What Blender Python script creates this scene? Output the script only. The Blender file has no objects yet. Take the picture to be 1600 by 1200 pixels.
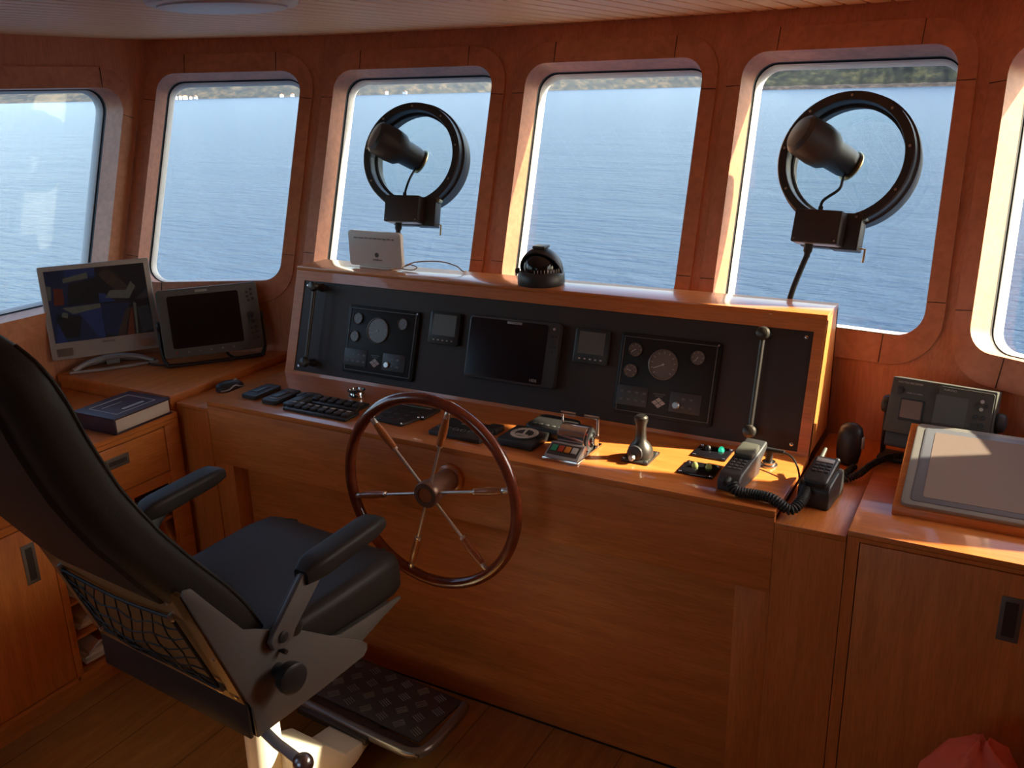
import bpy, bmesh, math, random
from mathutils import Vector as V, Matrix
R = math.radians
random.seed(7)
COL = bpy.context.scene.collection
PI = math.pi

# ------------------------------------------------------------------ materials
def _mat(name):
    m = bpy.data.materials.new(name); m.use_nodes = True
    nt = m.node_tree; b = nt.nodes['Principled BSDF']
    return m, nt, b
def noise_bump(nt, b, scale, strength, dist=0.002, detail=4, coord='Object', stretch=(1, 1, 1)):
    tc = nt.nodes.new('ShaderNodeTexCoord'); mp = nt.nodes.new('ShaderNodeMapping')
    mp.inputs['Scale'].default_value = stretch
    n = nt.nodes.new('ShaderNodeTexNoise'); n.inputs['Scale'].default_value = scale; n.inputs['Detail'].default_value = detail
    bp = nt.nodes.new('ShaderNodeBump'); bp.inputs['Strength'].default_value = strength; bp.inputs['Distance'].default_value = dist
    nt.links.new(tc.outputs[coord], mp.inputs['Vector']); nt.links.new(mp.outputs[0], n.inputs['Vector'])
    nt.links.new(n.outputs['Fac'], bp.inputs['Height']); nt.links.new(bp.outputs[0], b.inputs['Normal'])
    return n
def plain(name, col, rough=0.5, metal=0.0, coat=0.0, var=0.12, bump=0.15, scale=60, spec=0.5, emit=None, es=0):
    m, nt, b = _mat(name)
    b.inputs['Roughness'].default_value = rough; b.inputs['Metallic'].default_value = metal
    b.inputs['Coat Weight'].default_value = coat; b.inputs['Coat Roughness'].default_value = 0.12
    b.inputs['Specular IOR Level'].default_value = spec
    n = noise_bump(nt, b, scale, bump, 0.001)
    mx = nt.nodes.new('ShaderNodeMix'); mx.data_type = 'RGBA'
    mx.inputs[6].default_value = (*[c * (1 - var) for c in col], 1); mx.inputs[7].default_value = (*[min(1, c * (1 + var)) for c in col], 1)
    nt.links.new(n.outputs['Fac'], mx.inputs[0]); nt.links.new(mx.outputs[2], b.inputs['Base Color'])
    if emit:
        b.inputs['Emission Color'].default_value = (*emit, 1); b.inputs['Emission Strength'].default_value = es
    return m
def wood(name, c1, c2, grain=(1.2, 14, 14), rough=0.34, coat=0.35, coatr=0.12, fine=60, planks=None):
    m, nt, b = _mat(name); L = nt.links
    tc = nt.nodes.new('ShaderNodeTexCoord'); mp = nt.nodes.new('ShaderNodeMapping'); mp.inputs['Scale'].default_value = grain
    L.new(tc.outputs['Object'], mp.inputs['Vector'])
    n1 = nt.nodes.new('ShaderNodeTexNoise'); n1.inputs['Scale'].default_value = 2.2; n1.inputs['Detail'].default_value = 6; n1.inputs['Distortion'].default_value = 0.5
    n2 = nt.nodes.new('ShaderNodeTexNoise'); n2.inputs['Scale'].default_value = fine * 0.25; n2.inputs['Detail'].default_value = 3
    L.new(mp.outputs[0], n1.inputs['Vector']); L.new(mp.outputs[0], n2.inputs['Vector'])
    rp = nt.nodes.new('ShaderNodeValToRGB'); rp.color_ramp.elements[0].position = 0.32; rp.color_ramp.elements[1].position = 0.68
    rp.color_ramp.elements[0].color = (*c1, 1); rp.color_ramp.elements[1].color = (*c2, 1)
    L.new(n1.outputs['Fac'], rp.inputs['Fac'])
    mx = nt.nodes.new('ShaderNodeMix'); mx.data_type = 'RGBA'; mx.blend_type = 'MULTIPLY'; mx.inputs[0].default_value = 0.5
    r2 = nt.nodes.new('ShaderNodeValToRGB'); r2.color_ramp.elements[0].position = 0.35; r2.color_ramp.elements[1].position = 0.6
    r2.color_ramp.elements[0].color = (0.72, 0.66, 0.6, 1); r2.color_ramp.elements[1].color = (1, 1, 1, 1)
    L.new(n2.outputs['Fac'], r2.inputs['Fac']); L.new(rp.outputs[0], mx.inputs[6]); L.new(r2.outputs[0], mx.inputs[7])
    out = mx.outputs[2]
    if planks:
        w = nt.nodes.new('ShaderNodeTexWave'); w.wave_type = 'BANDS'; w.bands_direction = planks[0]; w.wave_profile = 'SAW'
        w.inputs['Scale'].default_value = planks[1]; w.inputs['Distortion'].default_value = 0; L.new(tc.outputs['Object'], w.inputs['Vector'])
        r3 = nt.nodes.new('ShaderNodeValToRGB'); r3.color_ramp.elements[0].position = 0.0; r3.color_ramp.elements[1].position = 0.035
        r3.color_ramp.elements[0].color = planks[2]; r3.color_ramp.elements[1].color = (1, 1, 1, 1)
        L.new(w.outputs['Fac'], r3.inputs['Fac'])
        m3 = nt.nodes.new('ShaderNodeMix'); m3.data_type = 'RGBA'; m3.blend_type = 'MULTIPLY'; m3.inputs[0].default_value = 1
        L.new(out, m3.inputs[6]); L.new(r3.outputs[0], m3.inputs[7]); out = m3.outputs[2]
    L.new(out, b.inputs['Base Color'])
    b.inputs['Roughness'].default_value = rough; b.inputs['Coat Weight'].default_value = coat; b.inputs['Coat Roughness'].default_value = coatr
    return m

M = {}
WC1, WC2 = (0.58, 0.172, 0.037), (0.72, 0.238, 0.054)
M['wood'] = wood('cherry_wood_horizontal', WC1, WC2, (1.2, 14, 14), coat=.5, coatr=.05)
M['woodv'] = wood('cherry_wood_vertical', WC1, WC2, (14, 14, 1.2), rough=.45, coat=.08, coatr=.3)
M['woodm'] = wood('cherry_wood_satin_front', WC1, WC2, (1.2, 14, 14), rough=.48, coat=.06, coatr=.35)
M['woody'] = wood('cherry_wood_foreaft', WC1, WC2, (14, 1.2, 14))
M['wall'] = wood('cherry_wall_veneer', (0.56, 0.215, 0.10), (0.68, 0.275, 0.135), (10, 10, 1.0), rough=0.5, coat=0.05, coatr=0.25)
M['trim'] = wood('cherry_window_trim', (0.56, 0.22, 0.105), (0.68, 0.28, 0.14), (3, 3, 3), rough=0.5, coat=0.05, coatr=0.25)
M['floor'] = wood('floor_boards', (0.44, 0.20, 0.05), (0.58, 0.28, 0.075), (14, 1.2, 14), rough=0.4, coat=0.2, coatr=0.25, planks=('X', 1.35, (0.35, 0.3, 0.25, 1)))
M['mahog'] = wood('varnished_mahogany', (0.16, 0.028, 0.012), (0.26, 0.05, 0.018), (6, 6, 6), rough=0.25, coat=1.0, coatr=0.06)
M['hubm'] = plain('brown_anodised_hub', (0.22, 0.11, 0.07), 0.35, 0.3, var=.05)
M['teakh'] = wood('teak_handle', (0.42, 0.12, 0.03), (0.52, 0.16, 0.045), (8, 8, 8), rough=0.3, coat=0.6, coatr=0.1)
M['ceil'] = plain('painted_ceiling_slats', (0.96, 0.63, 0.33), 0.5, var=0.03, bump=0.05)
M['gap'] = plain('dark_joint_and_shadow', (0.03, 0.012, 0.006), 0.8)  # dark colour for the trim joints and the painted shadow line at the floor
M['panel'] = plain('black_instrument_panel', (0.046, 0.033, 0.028), 0.5, var=0.1, bump=0.05, spec=0.3)
M['gblack'] = plain('gauge_panel_black', (0.014, 0.013, 0.013), 0.45, var=0.1, bump=0.03, spec=.3)
M['black'] = plain('black_plastic', (0.026, 0.025, 0.025), 0.42, var=0.2)
M['dark'] = plain('dark_grey_plastic', (0.045, 0.045, 0.047), 0.45)
M['grey'] = plain('grey_plastic', (0.11, 0.11, 0.105), 0.42)
M['khaki'] = plain('grey_green_casing', (0.085, 0.085, 0.07), 0.45)
M['silver'] = plain('silver_plastic', (0.42, 0.41, 0.40), 0.35, 0.2, var=0.05)
M['chrome'] = plain('chrome', (0.8, 0.8, 0.8), 0.12, 1.0, var=0.02, bump=0.02)
M['steel'] = plain('brushed_steel', (0.45, 0.44, 0.42), 0.3, 1.0, var=0.06)
M['brass'] = plain('tarnished_brass', (0.5, 0.42, 0.25), 0.3, 1.0)
M['bronze'] = plain('satin_dark_metal', (0.09, 0.08, 0.07), 0.38, 0.75, var=0.05, bump=0.05)
M['gunmetal'] = plain('grey_painted_steel', (0.17, 0.15, 0.135), 0.42, 0.2, var=0.05, bump=0.1, scale=200)
M['brown'] = plain('brown_bronze_panel', (0.34, 0.19, 0.075), 0.42, 0.25, var=.08)
M['spoke'] = plain('bright_spoke_metal', (0.72, 0.64, 0.56), 0.28, 0.75, var=.02, bump=.02)
M['pull'] = plain('dull_metal_pull', (0.17, 0.145, 0.12), 0.4, 0.4)
M['tube'] = plain('grey_metal_tube', (0.26, 0.235, 0.21), 0.3, 0.6)
M['leather'] = plain('black_leather', (0.033, 0.026, 0.022), 0.5, var=0.15, bump=0.35, scale=160, spec=0.2)
M['white'] = plain('white_plastic', (0.72, 0.68, 0.64), 0.35, var=0.02, bump=0.02)
M['cream'] = plain('cream_painted_steel', (0.80, 0.73, 0.58), 0.35, var=0.03, bump=0.03)
M['wframe'] = plain('white_window_frame', (0.80, 0.78, 0.72), 0.4, var=0.02, bump=0.02)
M['rubber'] = plain('black_rubber', (0.012, 0.012, 0.012), 0.6)
M['screen'] = plain('dark_glass_screen', (0.010, 0.009, 0.012), 0.12, var=0.05, bump=0.0)
M['lcd'] = plain('lcd_glass', (0.11, 0.105, 0.085), 0.38, var=0.05, bump=0)
M['lcdb'] = plain('grey_display_glass', (0.26, 0.20, 0.17), 0.25, var=0.03, bump=0)
M['dframe'] = plain('grey_display_frame', (0.27, 0.26, 0.24), 0.35, var=0.03, bump=0.05)
M['dframe2'] = plain('blue_grey_display_bezel', (0.16, 0.165, 0.19), 0.3, var=0.03, bump=0.05)
M['dial'] = plain('dark_dial_face', (0.13, 0.10, 0.085), 0.3, var=0.1, bump=0)
M['dialw'] = plain('white_dial_face', (0.62, 0.58, 0.5), 0.3, var=0.04, bump=0)
M['mark'] = plain('pale_lettering', (0.55, 0.52, 0.48), 0.5, var=0.02, bump=0)
M['ink'] = plain('dark_lettering', (0.06, 0.045, 0.04), 0.5, var=0.02, bump=0)
M['green'] = plain('green_key', (0.03, 0.28, 0.16), 0.35, var=0.05)
M['redk'] = plain('red_key', (0.45, 0.05, 0.02), 0.35, var=0.05)
M['orangek'] = plain('orange_key', (0.70, 0.22, 0.03), 0.35, var=0.05)
M['led'] = plain('green_lamp', (0.05, 0.5, 0.3), 0.2, emit=(0.03, .7, 0.4), es=0.5)
M['ledy'] = plain('yellow_lamp', (0.28, 0.30, 0.10), 0.2, emit=(0.8, 0.9, 0.2), es=0.03)
M['red'] = plain('red_plastic', (0.6, 0.04, 0.03), 0.35)
M['book'] = plain('maroon_book_cloth', (0.045, 0.018, 0.028), 0.45, var=0.1)
M['paper'] = plain('paper_pages', (0.72, 0.58, 0.46), 0.7, var=0.08, bump=0.3, scale=30)
M['papers'] = plain('white_paper', (0.82, 0.78, 0.72), 0.7, var=0.1, bump=0.3, scale=30)
M['cloth'] = plain('red_orange_cloth', (0.88, 0.15, 0.07), 0.75, var=0.12, bump=0.5, scale=25)
M['greycloth'] = plain('grey_cloth', (0.16, 0.15, 0.14), 0.8, var=0.15, bump=0.5, scale=25)
M['cable'] = plain('pale_cable', (0.42, 0.33, 0.26), 0.5)
M['lamp'] = plain('ceiling_lamp_diffuser', (0.75, 0.75, 0.72), 0.4, var=0.02, bump=0.02)

def glass_mat():
    m = bpy.data.materials.new('window_glass'); m.use_nodes = True; nt = m.node_tree; nt.nodes.clear()
    o = nt.nodes.new('ShaderNodeOutputMaterial'); t = nt.nodes.new('ShaderNodeBsdfTransparent'); g = nt.nodes.new('ShaderNodeBsdfGlossy')
    t.inputs[0].default_value = (0.94, 0.97, 0.97, 1); g.inputs['Roughness'].default_value = 0.02
    lw = nt.nodes.new('ShaderNodeLayerWeight'); lw.inputs['Blend'].default_value = 0.5
    pw = nt.nodes.new('ShaderNodeMath'); pw.operation = 'POWER'; pw.inputs[1].default_value = 5.0; nt.links.new(lw.outputs['Facing'], pw.inputs[0])
    f = nt.nodes.new('ShaderNodeMath'); f.operation = 'MULTIPLY_ADD'; f.inputs[1].default_value = 0.8; f.inputs[2].default_value = 0.03; nt.links.new(pw.outputs[0], f.inputs[0])
    mx = nt.nodes.new('ShaderNodeMixShader')
    nt.links.new(f.outputs[0], mx.inputs[0]); nt.links.new(t.outputs[0], mx.inputs[1]); nt.links.new(g.outputs[0], mx.inputs[2]); nt.links.new(mx.outputs[0], o.inputs[0])
    return m
M['glass'] = glass_mat()

def tread_mat():
    m, nt, b = _mat('checker_plate'); L = nt.links
    b.inputs['Roughness'].default_value = 0.38; b.inputs['Metallic'].default_value = 0.5; b.inputs['Base Color'].default_value = (0.10, 0.092, 0.085, 1)
    return m
M['tread'] = tread_mat()

def sea_mat():
    m, nt, b = _mat('sea_water'); L = nt.links
    b.inputs['Base Color'].default_value = (0.035, 0.068, 0.13, 1); b.inputs['Roughness'].default_value = 0.17
    b.inputs['IOR'].default_value = 1.33; b.inputs['Specular IOR Level'].default_value = 0.5
    tc = nt.nodes.new('ShaderNodeTexCoord'); mp = nt.nodes.new('ShaderNodeMapping'); mp.inputs['Rotation'].default_value = (0, 0, R(28)); mp.inputs['Scale'].default_value = (0.55, 1.5, 1)
    L.new(tc.outputs['Object'], mp.inputs['Vector'])
    n1 = nt.nodes.new('ShaderNodeTexNoise'); n1.inputs['Scale'].default_value = 0.85; n1.inputs['Detail'].default_value = 7; n1.inputs['Roughness'].default_value = 0.62
    n2 = nt.nodes.new('ShaderNodeTexNoise'); n2.inputs['Scale'].default_value = 0.10; n2.inputs['Detail'].default_value = 3
    L.new(mp.outputs[0], n1.inputs['Vector']); L.new(mp.outputs[0], n2.inputs['Vector'])
    a = nt.nodes.new('ShaderNodeMath'); a.operation = 'MULTIPLY_ADD'; a.inputs[1].default_value = 2.0
    L.new(n2.outputs['Fac'], a.inputs[0]); L.new(n1.outputs['Fac'], a.inputs[2])
    bp = nt.nodes.new('ShaderNodeBump'); bp.inputs['Strength'].default_value = 0.9; bp.inputs['Distance'].default_value = 0.6
    L.new(a.outputs[0], bp.inputs['Height']); L.new(bp.outputs[0], b.inputs['Normal'])
    return m
M['sea'] = sea_mat()
def hill_mat(name, cols, scale):
    m, nt, b = _mat(name); L = nt.links
    tc = nt.nodes.new('ShaderNodeTexCoord'); n = nt.nodes.new('ShaderNodeTexNoise'); n.inputs['Scale'].default_value = scale; n.inputs['Detail'].default_value = 8; n.inputs['Roughness'].default_value = 0.7
    L.new(tc.outputs['Object'], n.inputs['Vector'])
    rp = nt.nodes.new('ShaderNodeValToRGB'); e = rp.color_ramp.elements
    e[0].position = 0.36; e[0].color = (*cols[0], 1); e[1].position = 0.66; e[1].color = (*cols[2], 1)
    k = rp.color_ramp.elements.new(0.5); k.color = (*cols[1], 1)
    L.new(n.outputs['Fac'], rp.inputs['Fac']); L.new(rp.outputs[0], b.inputs['Base Color']); b.inputs['Roughness'].default_value = 0.9
    b.inputs['Specular IOR Level'].default_value = 0.1
    return m
M['hill'] = hill_mat('distant_scrub_hillside', ((0.034, 0.044, 0.060), (0.052, 0.060, 0.066), (0.115, 0.098, 0.085)), 0.035)
M['islet'] = hill_mat('wooded_headland', ((0.014, 0.018, 0.021), (0.022, 0.028, 0.026), (0.062, 0.064, 0.038)), 0.09)
M['rock'] = hill_mat('shore_rock', ((0.022, 0.021, 0.025), (0.034, 0.032, 0.035), (0.09, 0.075, 0.07)), 0.15)

# ------------------------------------------------------------------ mesh builder
class MB:
    def __init__(s): s.v = []; s.f = []; s.m = []; s.mi = 0
    def add(s, vs, fs, X=None):
        o = len(s.v)
        s.v += [(X @ V(p)) if X is not None else V(p) for p in vs]
        s.f += [tuple(i + o for i in f) for f in fs]; s.m += [s.mi] * len(fs); return s
    def frombm(s, bm, X=None):
        bm.verts.index_update()
        s.add([v.co.copy() for v in bm.verts], [[v.index for v in f.verts] for f in bm.faces], X); bm.free(); return s
    def box(s, x0, x1, y0, y1, z0, z1, bev=0.0, X=None, seg=2):
        bm = bmesh.new(); r = bmesh.ops.create_cube(bm, size=1)
        for v in r['verts']:
            v.co = V(((x0 + x1) / 2 + v.co.x * (x1 - x0), (y0 + y1) / 2 + v.co.y * (y1 - y0), (z0 + z1) / 2 + v.co.z * (z1 - z0)))
        if bev: bmesh.ops.bevel(bm, geom=bm.edges[:], offset=bev, segments=seg, affect='EDGES', profile=0.5)
        return s.frombm(bm, X)
    def prism(s, poly, z0, z1, X=None, bev=0.0, seg=2):
        bm = bmesh.new(); n = len(poly)
        a = [bm.verts.new((p[0], p[1], z0)) for p in poly]; b = [bm.verts.new((p[0], p[1], z1)) for p in poly]
        bm.faces.new(a[::-1]); bm.faces.new(b)
        for i in range(n): bm.faces.new((a[i], a[(i + 1) % n], b[(i + 1) % n], b[i]))
        bmesh.ops.recalc_face_normals(bm, faces=bm.faces[:])
        if bev: bmesh.ops.bevel(bm, geom=bm.edges[:], offset=bev, segments=seg, affect='EDGES', profile=0.5)
        return s.frombm(bm, X)
    def loft(s, loops, caps=(True, True), X=None, closed=True):
        n = len(loops[0]); vs = [p for l in loops for p in l]; fs = []
        for i in range(len(loops) - 1):
            for j in range(n if closed else n - 1):
                k = (j + 1) % n; fs.append((i * n + j, i * n + k, (i + 1) * n + k, (i + 1) * n + j))
        if caps[0]: fs.append(tuple(range(n))[::-1])
        if caps[1]: fs.append(tuple((len(loops) - 1) * n + j for j in range(n)))
        return s.add(vs, fs, X)
    def cyl(s, p0, p1, r0, r1=None, n=24, X=None, caps=True):
        p0 = V(p0); p1 = V(p1); d = (p1 - p0).normalized(); r1 = r0 if r1 is None else r1
        a = d.orthogonal().normalized(); b = d.cross(a)
        L = [[p + (a * math.cos(2 * PI * i / n) + b * math.sin(2 * PI * i / n)) * r for i in range(n)] for p, r in ((p0, r0), (p1, r1))]
        return s.loft(L, (caps, caps), X)
    def lathe(s, prof, p0, axis=(0, 0, 1), n=32, X=None, caps=(True, True)):
        d = V(axis).normalized(); a = d.orthogonal().normalized(); b = d.cross(a); p0 = V(p0)
        L = [[p0 + d * h + (a * math.cos(2 * PI * i / n) + b * math.sin(2 * PI * i / n)) * max(r, 1e-5) for i in range(n)] for r, h in prof]
        return s.loft(L, caps, X)
    def tube(s, pts, r, n=10, closed=False, X=None, smooth=0):
        P = [V(p) for p in pts]
        if smooth: P = spline(P, smooth, closed)
        m = len(P); rr = r if isinstance(r, (list, tuple)) else [r] * m; L = []
        a = None
        for i in range(m):
            q0 = P[(i - 1) % m] if (closed or i > 0) else P[i]; q1 = P[(i + 1) % m] if (closed or i < m - 1) else P[i]
            d = (q1 - q0).normalized()
            if a is None: a = d.orthogonal().normalized()
            a = (a - d * a.dot(d)).normalized(); b = d.cross(a)
            L.append([P[i] + (a * math.cos(2 * PI * k / n) + b * math.sin(2 * PI * k / n)) * rr[i] for k in range(n)])
        if closed: return s.loft(L + [L[0]], (False, False), X)
        return s.loft(L, (True, True), X)
    def torus(s, c, axis, R0, r, n=64, k=14, X=None, rz=None):
        d = V(axis).normalized(); a = d.orthogonal().normalized(); b = d.cross(a); c = V(c); L = []
        for i in range(n + 1):
            t = 2 * PI * (i % n) / n; u = a * math.cos(t) + b * math.sin(t)
            L.append([c + u * (R0 + r * math.cos(2 * PI * j / k)) + d * ((rz or r) * math.sin(2 * PI * j / k)) for j in range(k)])
        return s.loft(L, (False, False), X)
    def sphere(s, c, r, sc=(1, 1, 1), n=24, m=14, X=None, top=1.0):
        c = V(c); L = []
        for i in range(m + 1):
            t = -PI / 2 + PI * i / m
            L.append([c + V((math.cos(t) * math.cos(2 * PI * j / n) * r * sc[0], math.cos(t) * math.sin(2 * PI * j / n) * r * sc[1], math.sin(t) * r * sc[2])) for j in range(n)])
        return s.loft(L, (False, False), X)
def spline(P, k, closed=False):
    out = []; m = len(P)
    for i in range(m if closed else m - 1):
        p0 = P[(i - 1) % m] if (closed or i > 0) else P[i]; p1 = P[i]; p2 = P[(i + 1) % m]; p3 = P[(i + 2) % m] if (closed or i + 2 < m) else p2
        for j in range(k):
            t = j / k
            out.append(0.5 * ((2 * p1) + (p2 - p0) * t + (2 * p0 - 5 * p1 + 4 * p2 - p3) * t * t + (3 * p1 - p0 - 3 * p2 + p3) * t ** 3))
    if not closed: out.append(P[-1])
    return out
def rrect(w, h, r, n=5, cx=0, cy=0):
    out = []
    for (sx, sy, a0) in ((1, 1, 0), (-1, 1, 90), (-1, -1, 180), (1, -1, 270)):
        for i in range(n + 1):
            a = R(a0 + 90 * i / n); out.append((cx + sx * (w / 2 - r) + r * math.cos(a), cy + sy * (h / 2 - r) + r * math.sin(a)))
    return out
def coil(path, rad, wire, turns, nper=9, k=4, sm=6):
    P = spline([V(p) for p in path], sm); L = [0]
    for i in range(1, len(P)): L.append(L[-1] + (P[i] - P[i - 1]).length)
    tot = L[-1]; N = int(turns * nper); pts = []; a = None; j = 0
    for i in range(N + 1):
        d = tot * i / N
        while j < len(P) - 2 and L[j + 1] < d: j += 1
        t = (d - L[j]) / max(1e-9, L[j + 1] - L[j]); p = P[j].lerp(P[j + 1], t)
        T = (P[min(j + 1, len(P) - 1)] - P[max(j, 0)]).normalized()
        if a is None: a = T.orthogonal().normalized()
        a = (a - T * a.dot(T)).normalized(); b = T.cross(a); w = 2 * PI * i / nper
        pts.append(p + (a * math.cos(w) + b * math.sin(w)) * rad)
    mb = MB(); mb.tube(pts, wire, k); return mb

def mkmesh(name, mb, mats, X=None):
    me = bpy.data.meshes.new(name)
    vs = [(X @ v) if X is not None else v for v in mb.v]
    me.from_pydata([tuple(v) for v in vs], [], mb.f)
    bm = bmesh.new(); bm.from_mesh(me); bmesh.ops.remove_doubles(bm, verts=bm.verts, dist=1e-6); 
    me_m = None
    bmesh.ops.recalc_face_normals(bm, faces=bm.faces[:]); bm.to_mesh(me); bm.free()
    if not isinstance(mats, (list, tuple)): mats = [mats]
    for m in mats: me.materials.append(M[m] if isinstance(m, str) else m)
    if len(mats) > 1 and len(me.polygons) == len(mb.m):
        for p, i in zip(me.polygons, mb.m): p.material_index = i
    for p in me.polygons: p.use_smooth = True
    try: me.set_sharp_from_angle(angle=R(38))
    except Exception: pass
    return me
def props(o, label=None, cat=None, group=None, kind=None):
    if label: o['label'] = label
    if cat: o['category'] = cat
    if group: o['group'] = group
    if kind: o['kind'] = kind
    return o
class Thing:
    def __init__(s, name, label=None, cat=None, loc=(0, 0, 0), rz=0, mat=None, group=None, kind=None):
        s.X = mat if mat is not None else Matrix.Translation(V(loc)) @ Matrix.Rotation(rz, 4, 'Z')
        s.o = bpy.data.objects.new(name, None); s.o.empty_display_size = 0.05; COL.objects.link(s.o); s.o.matrix_world = s.X
        props(s.o, label, cat, group, kind); s.inv = s.X.inverted()
    def part(s, name, mb, mat, frame=None, parent=None, label=None, local=False, stuff=False):
        X = None if local else (s.inv @ frame if frame is not None else s.inv)
        o = bpy.data.objects.new(name, mkmesh(name, mb, mat, X)); COL.objects.link(o); o.parent = parent or s.o
        if label: o['label'] = label
        if stuff: o['kind'] = 'stuff'
        return o
def solo(name, mb, mat, label=None, cat=None, loc=(0, 0, 0), group=None, kind=None, frame=None):
    X = Matrix.Translation(-V(loc)) @ (frame if frame is not None else Matrix.Identity(4))
    o = bpy.data.objects.new(name, mkmesh(name, mb, mat, X)); COL.objects.link(o); o.location = loc
    return props(o, label, cat, group, kind)
def frame(o, ex, ey, n=None):
    ex = V(ex).normalized(); ey = V(ey); ey = (ey - ex * ey.dot(ex)).normalized(); n = ex.cross(ey)
    m = Matrix.Identity(4)
    for i in range(3): m[i][0] = ex[i]; m[i][1] = ey[i]; m[i][2] = n[i]; m[i][3] = o[i]
    return m
def textmb(txt, size, X, depth=0.0004, align='CENTER', bold=0.0):
    cu = bpy.data.curves.new('t', 'FONT'); cu.body = txt; cu.size = size; cu.extrude = depth; cu.align_x = align; cu.align_y = 'CENTER'; cu.offset = bold; cu.resolution_u = 3
    ob = bpy.data.objects.new('t', cu); COL.objects.link(ob)
    dg = bpy.context.evaluated_depsgraph_get(); dg.update()
    me = bpy.data.meshes.new_from_object(ob.evaluated_get(dg))
    mb = MB(); mb.add([v.co.copy() for v in me.vertices], [tuple(p.vertices) for p in me.polygons], X)
    bpy.data.objects.remove(ob); bpy.data.meshes.remove(me); bpy.data.curves.remove(cu); return mb
def T(x, y, z=0): return Matrix.Translation(V((x, y, z)))
def Rot(a, ax='Z'): return Matrix.Rotation(R(a), 4, ax)

# ------------------------------------------------------------------ camera
cam = bpy.data.cameras.new('camera'); co = bpy.data.objects.new('camera', cam); COL.objects.link(co)
psi, pit, rol = R(29.4), R(18.0), R(1.35)
Fv = V((-math.sin(psi) * math.cos(pit), math.cos(psi) * math.cos(pit), -math.sin(pit)))
R0 = V((math.cos(psi), math.sin(psi), 0)); U0 = R0.cross(Fv)
Rv = R0 * math.cos(rol) - U0 * math.sin(rol); Uv = U0 * math.cos(rol) + R0 * math.sin(rol)
cm = Matrix.Identity(4)
for i in range(3): cm[i][0] = Rv[i]; cm[i][1] = Uv[i]; cm[i][2] = -Fv[i]
cm[0][3], cm[1][3], cm[2][3] = 0, 0, 1.9
co.matrix_world = cm; cam.sensor_width = 36; cam.lens = 1415 / 1600 * 36; cam.clip_end = 20000; cam.clip_start = 0.02
bpy.context.scene.camera = co

# ------------------------------------------------------------------ room shell
ZC = 2.12
CN = [(-3.13, 2.37), (-2.49, 2.70), (-1.71, 2.83), (-0.92, 2.83), (-0.14, 2.725), (0.516, 2.36)]
ZB = 1.105; KY = 0.315
WX0, WX1, YB = -3.13, 0.516, -1.6
def fframe(i):
    a = V((*CN[i], 1.2)); b = V((*CN[i + 1], 1.2)); ex = (b - a).normalized(); u = V((0, KY, 1)); n = ex.cross(u).normalized(); n = -n if n.y < 0 else n
    ey = (u - ex * u.dot(ex)).normalized()
    m = Matrix.Identity(4)
    for k in range(3): m[k][0] = ex[k]; m[k][1] = ey[k]; m[k][2] = -n[k]; m[k][3] = a[k]
    us = V((0, KY, 1)).normalized(); return m, us.dot(ex) / us.dot(ey), (b - a).length, ey.z
# in a facet frame +z points INTO the room
def rquad(q, r, n=7):
    q = [V((p[0], p[1], 0)) for p in q]; out = []
    for i in range(4):
        p = q[i]; a = (q[i - 1] - p).normalized(); b = (q[(i + 1) % 4] - p).normalized()
        h = a.angle(b) / 2; d = r / math.tan(h); c = p + (a + b).normalized() * (r / math.sin(h))
        s0 = p + a * d - c; s1 = p + b * d - c; an = s0.angle(s1)
        for k in range(n + 1):
            t = k / n; out.append(c + (s0 * math.sin((1 - t) * an) + s1 * math.sin(t * an)) / math.sin(an))
    return out
def inset(q, ds):   # ds per edge (edge i = q[i]->q[i+1]); positive shrinks
    q = [V((p[0], p[1], 0)) for p in q]; c = sum(q, V((0, 0, 0))) / 4; L = []
    for i in range(4):
        a, b = q[i], q[(i + 1) % 4]; d = (b - a).normalized(); n = V((-d.y, d.x, 0)); n = n if n.dot(c - a) > 0 else -n
        L.append((a + n * ds[i], d))
    out = []
    for i in range(4):
        p, d = L[i - 1]; q2, e = L[i]; w = q2 - p; den = d.x * e.y - d.y * e.x; t = (w.x * e.y - w.y * e.x) / den; out.append(p + d * t)
    return out
def holed(mb, outer, holes, X):
    bm = bmesh.new(); ed = []
    for loop in [outer] + holes:
        vs = [bm.verts.new((p[0], p[1], 0)) for p in loop]
        for i in range(len(vs)): ed.append(bm.edges.new((vs[i], vs[(i + 1) % len(vs)])))
    bmesh.ops.triangle_fill(bm, edges=ed, use_beauty=True, use_dissolve=False); mb.frombm(bm, X)
def ringz(mb, A, za, B, zb): 
    mb.loft([[V((p.x, p.y, za)) for p in A] + [], [V((p.x, p.y, zb)) for p in B]], (False, False))
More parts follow.
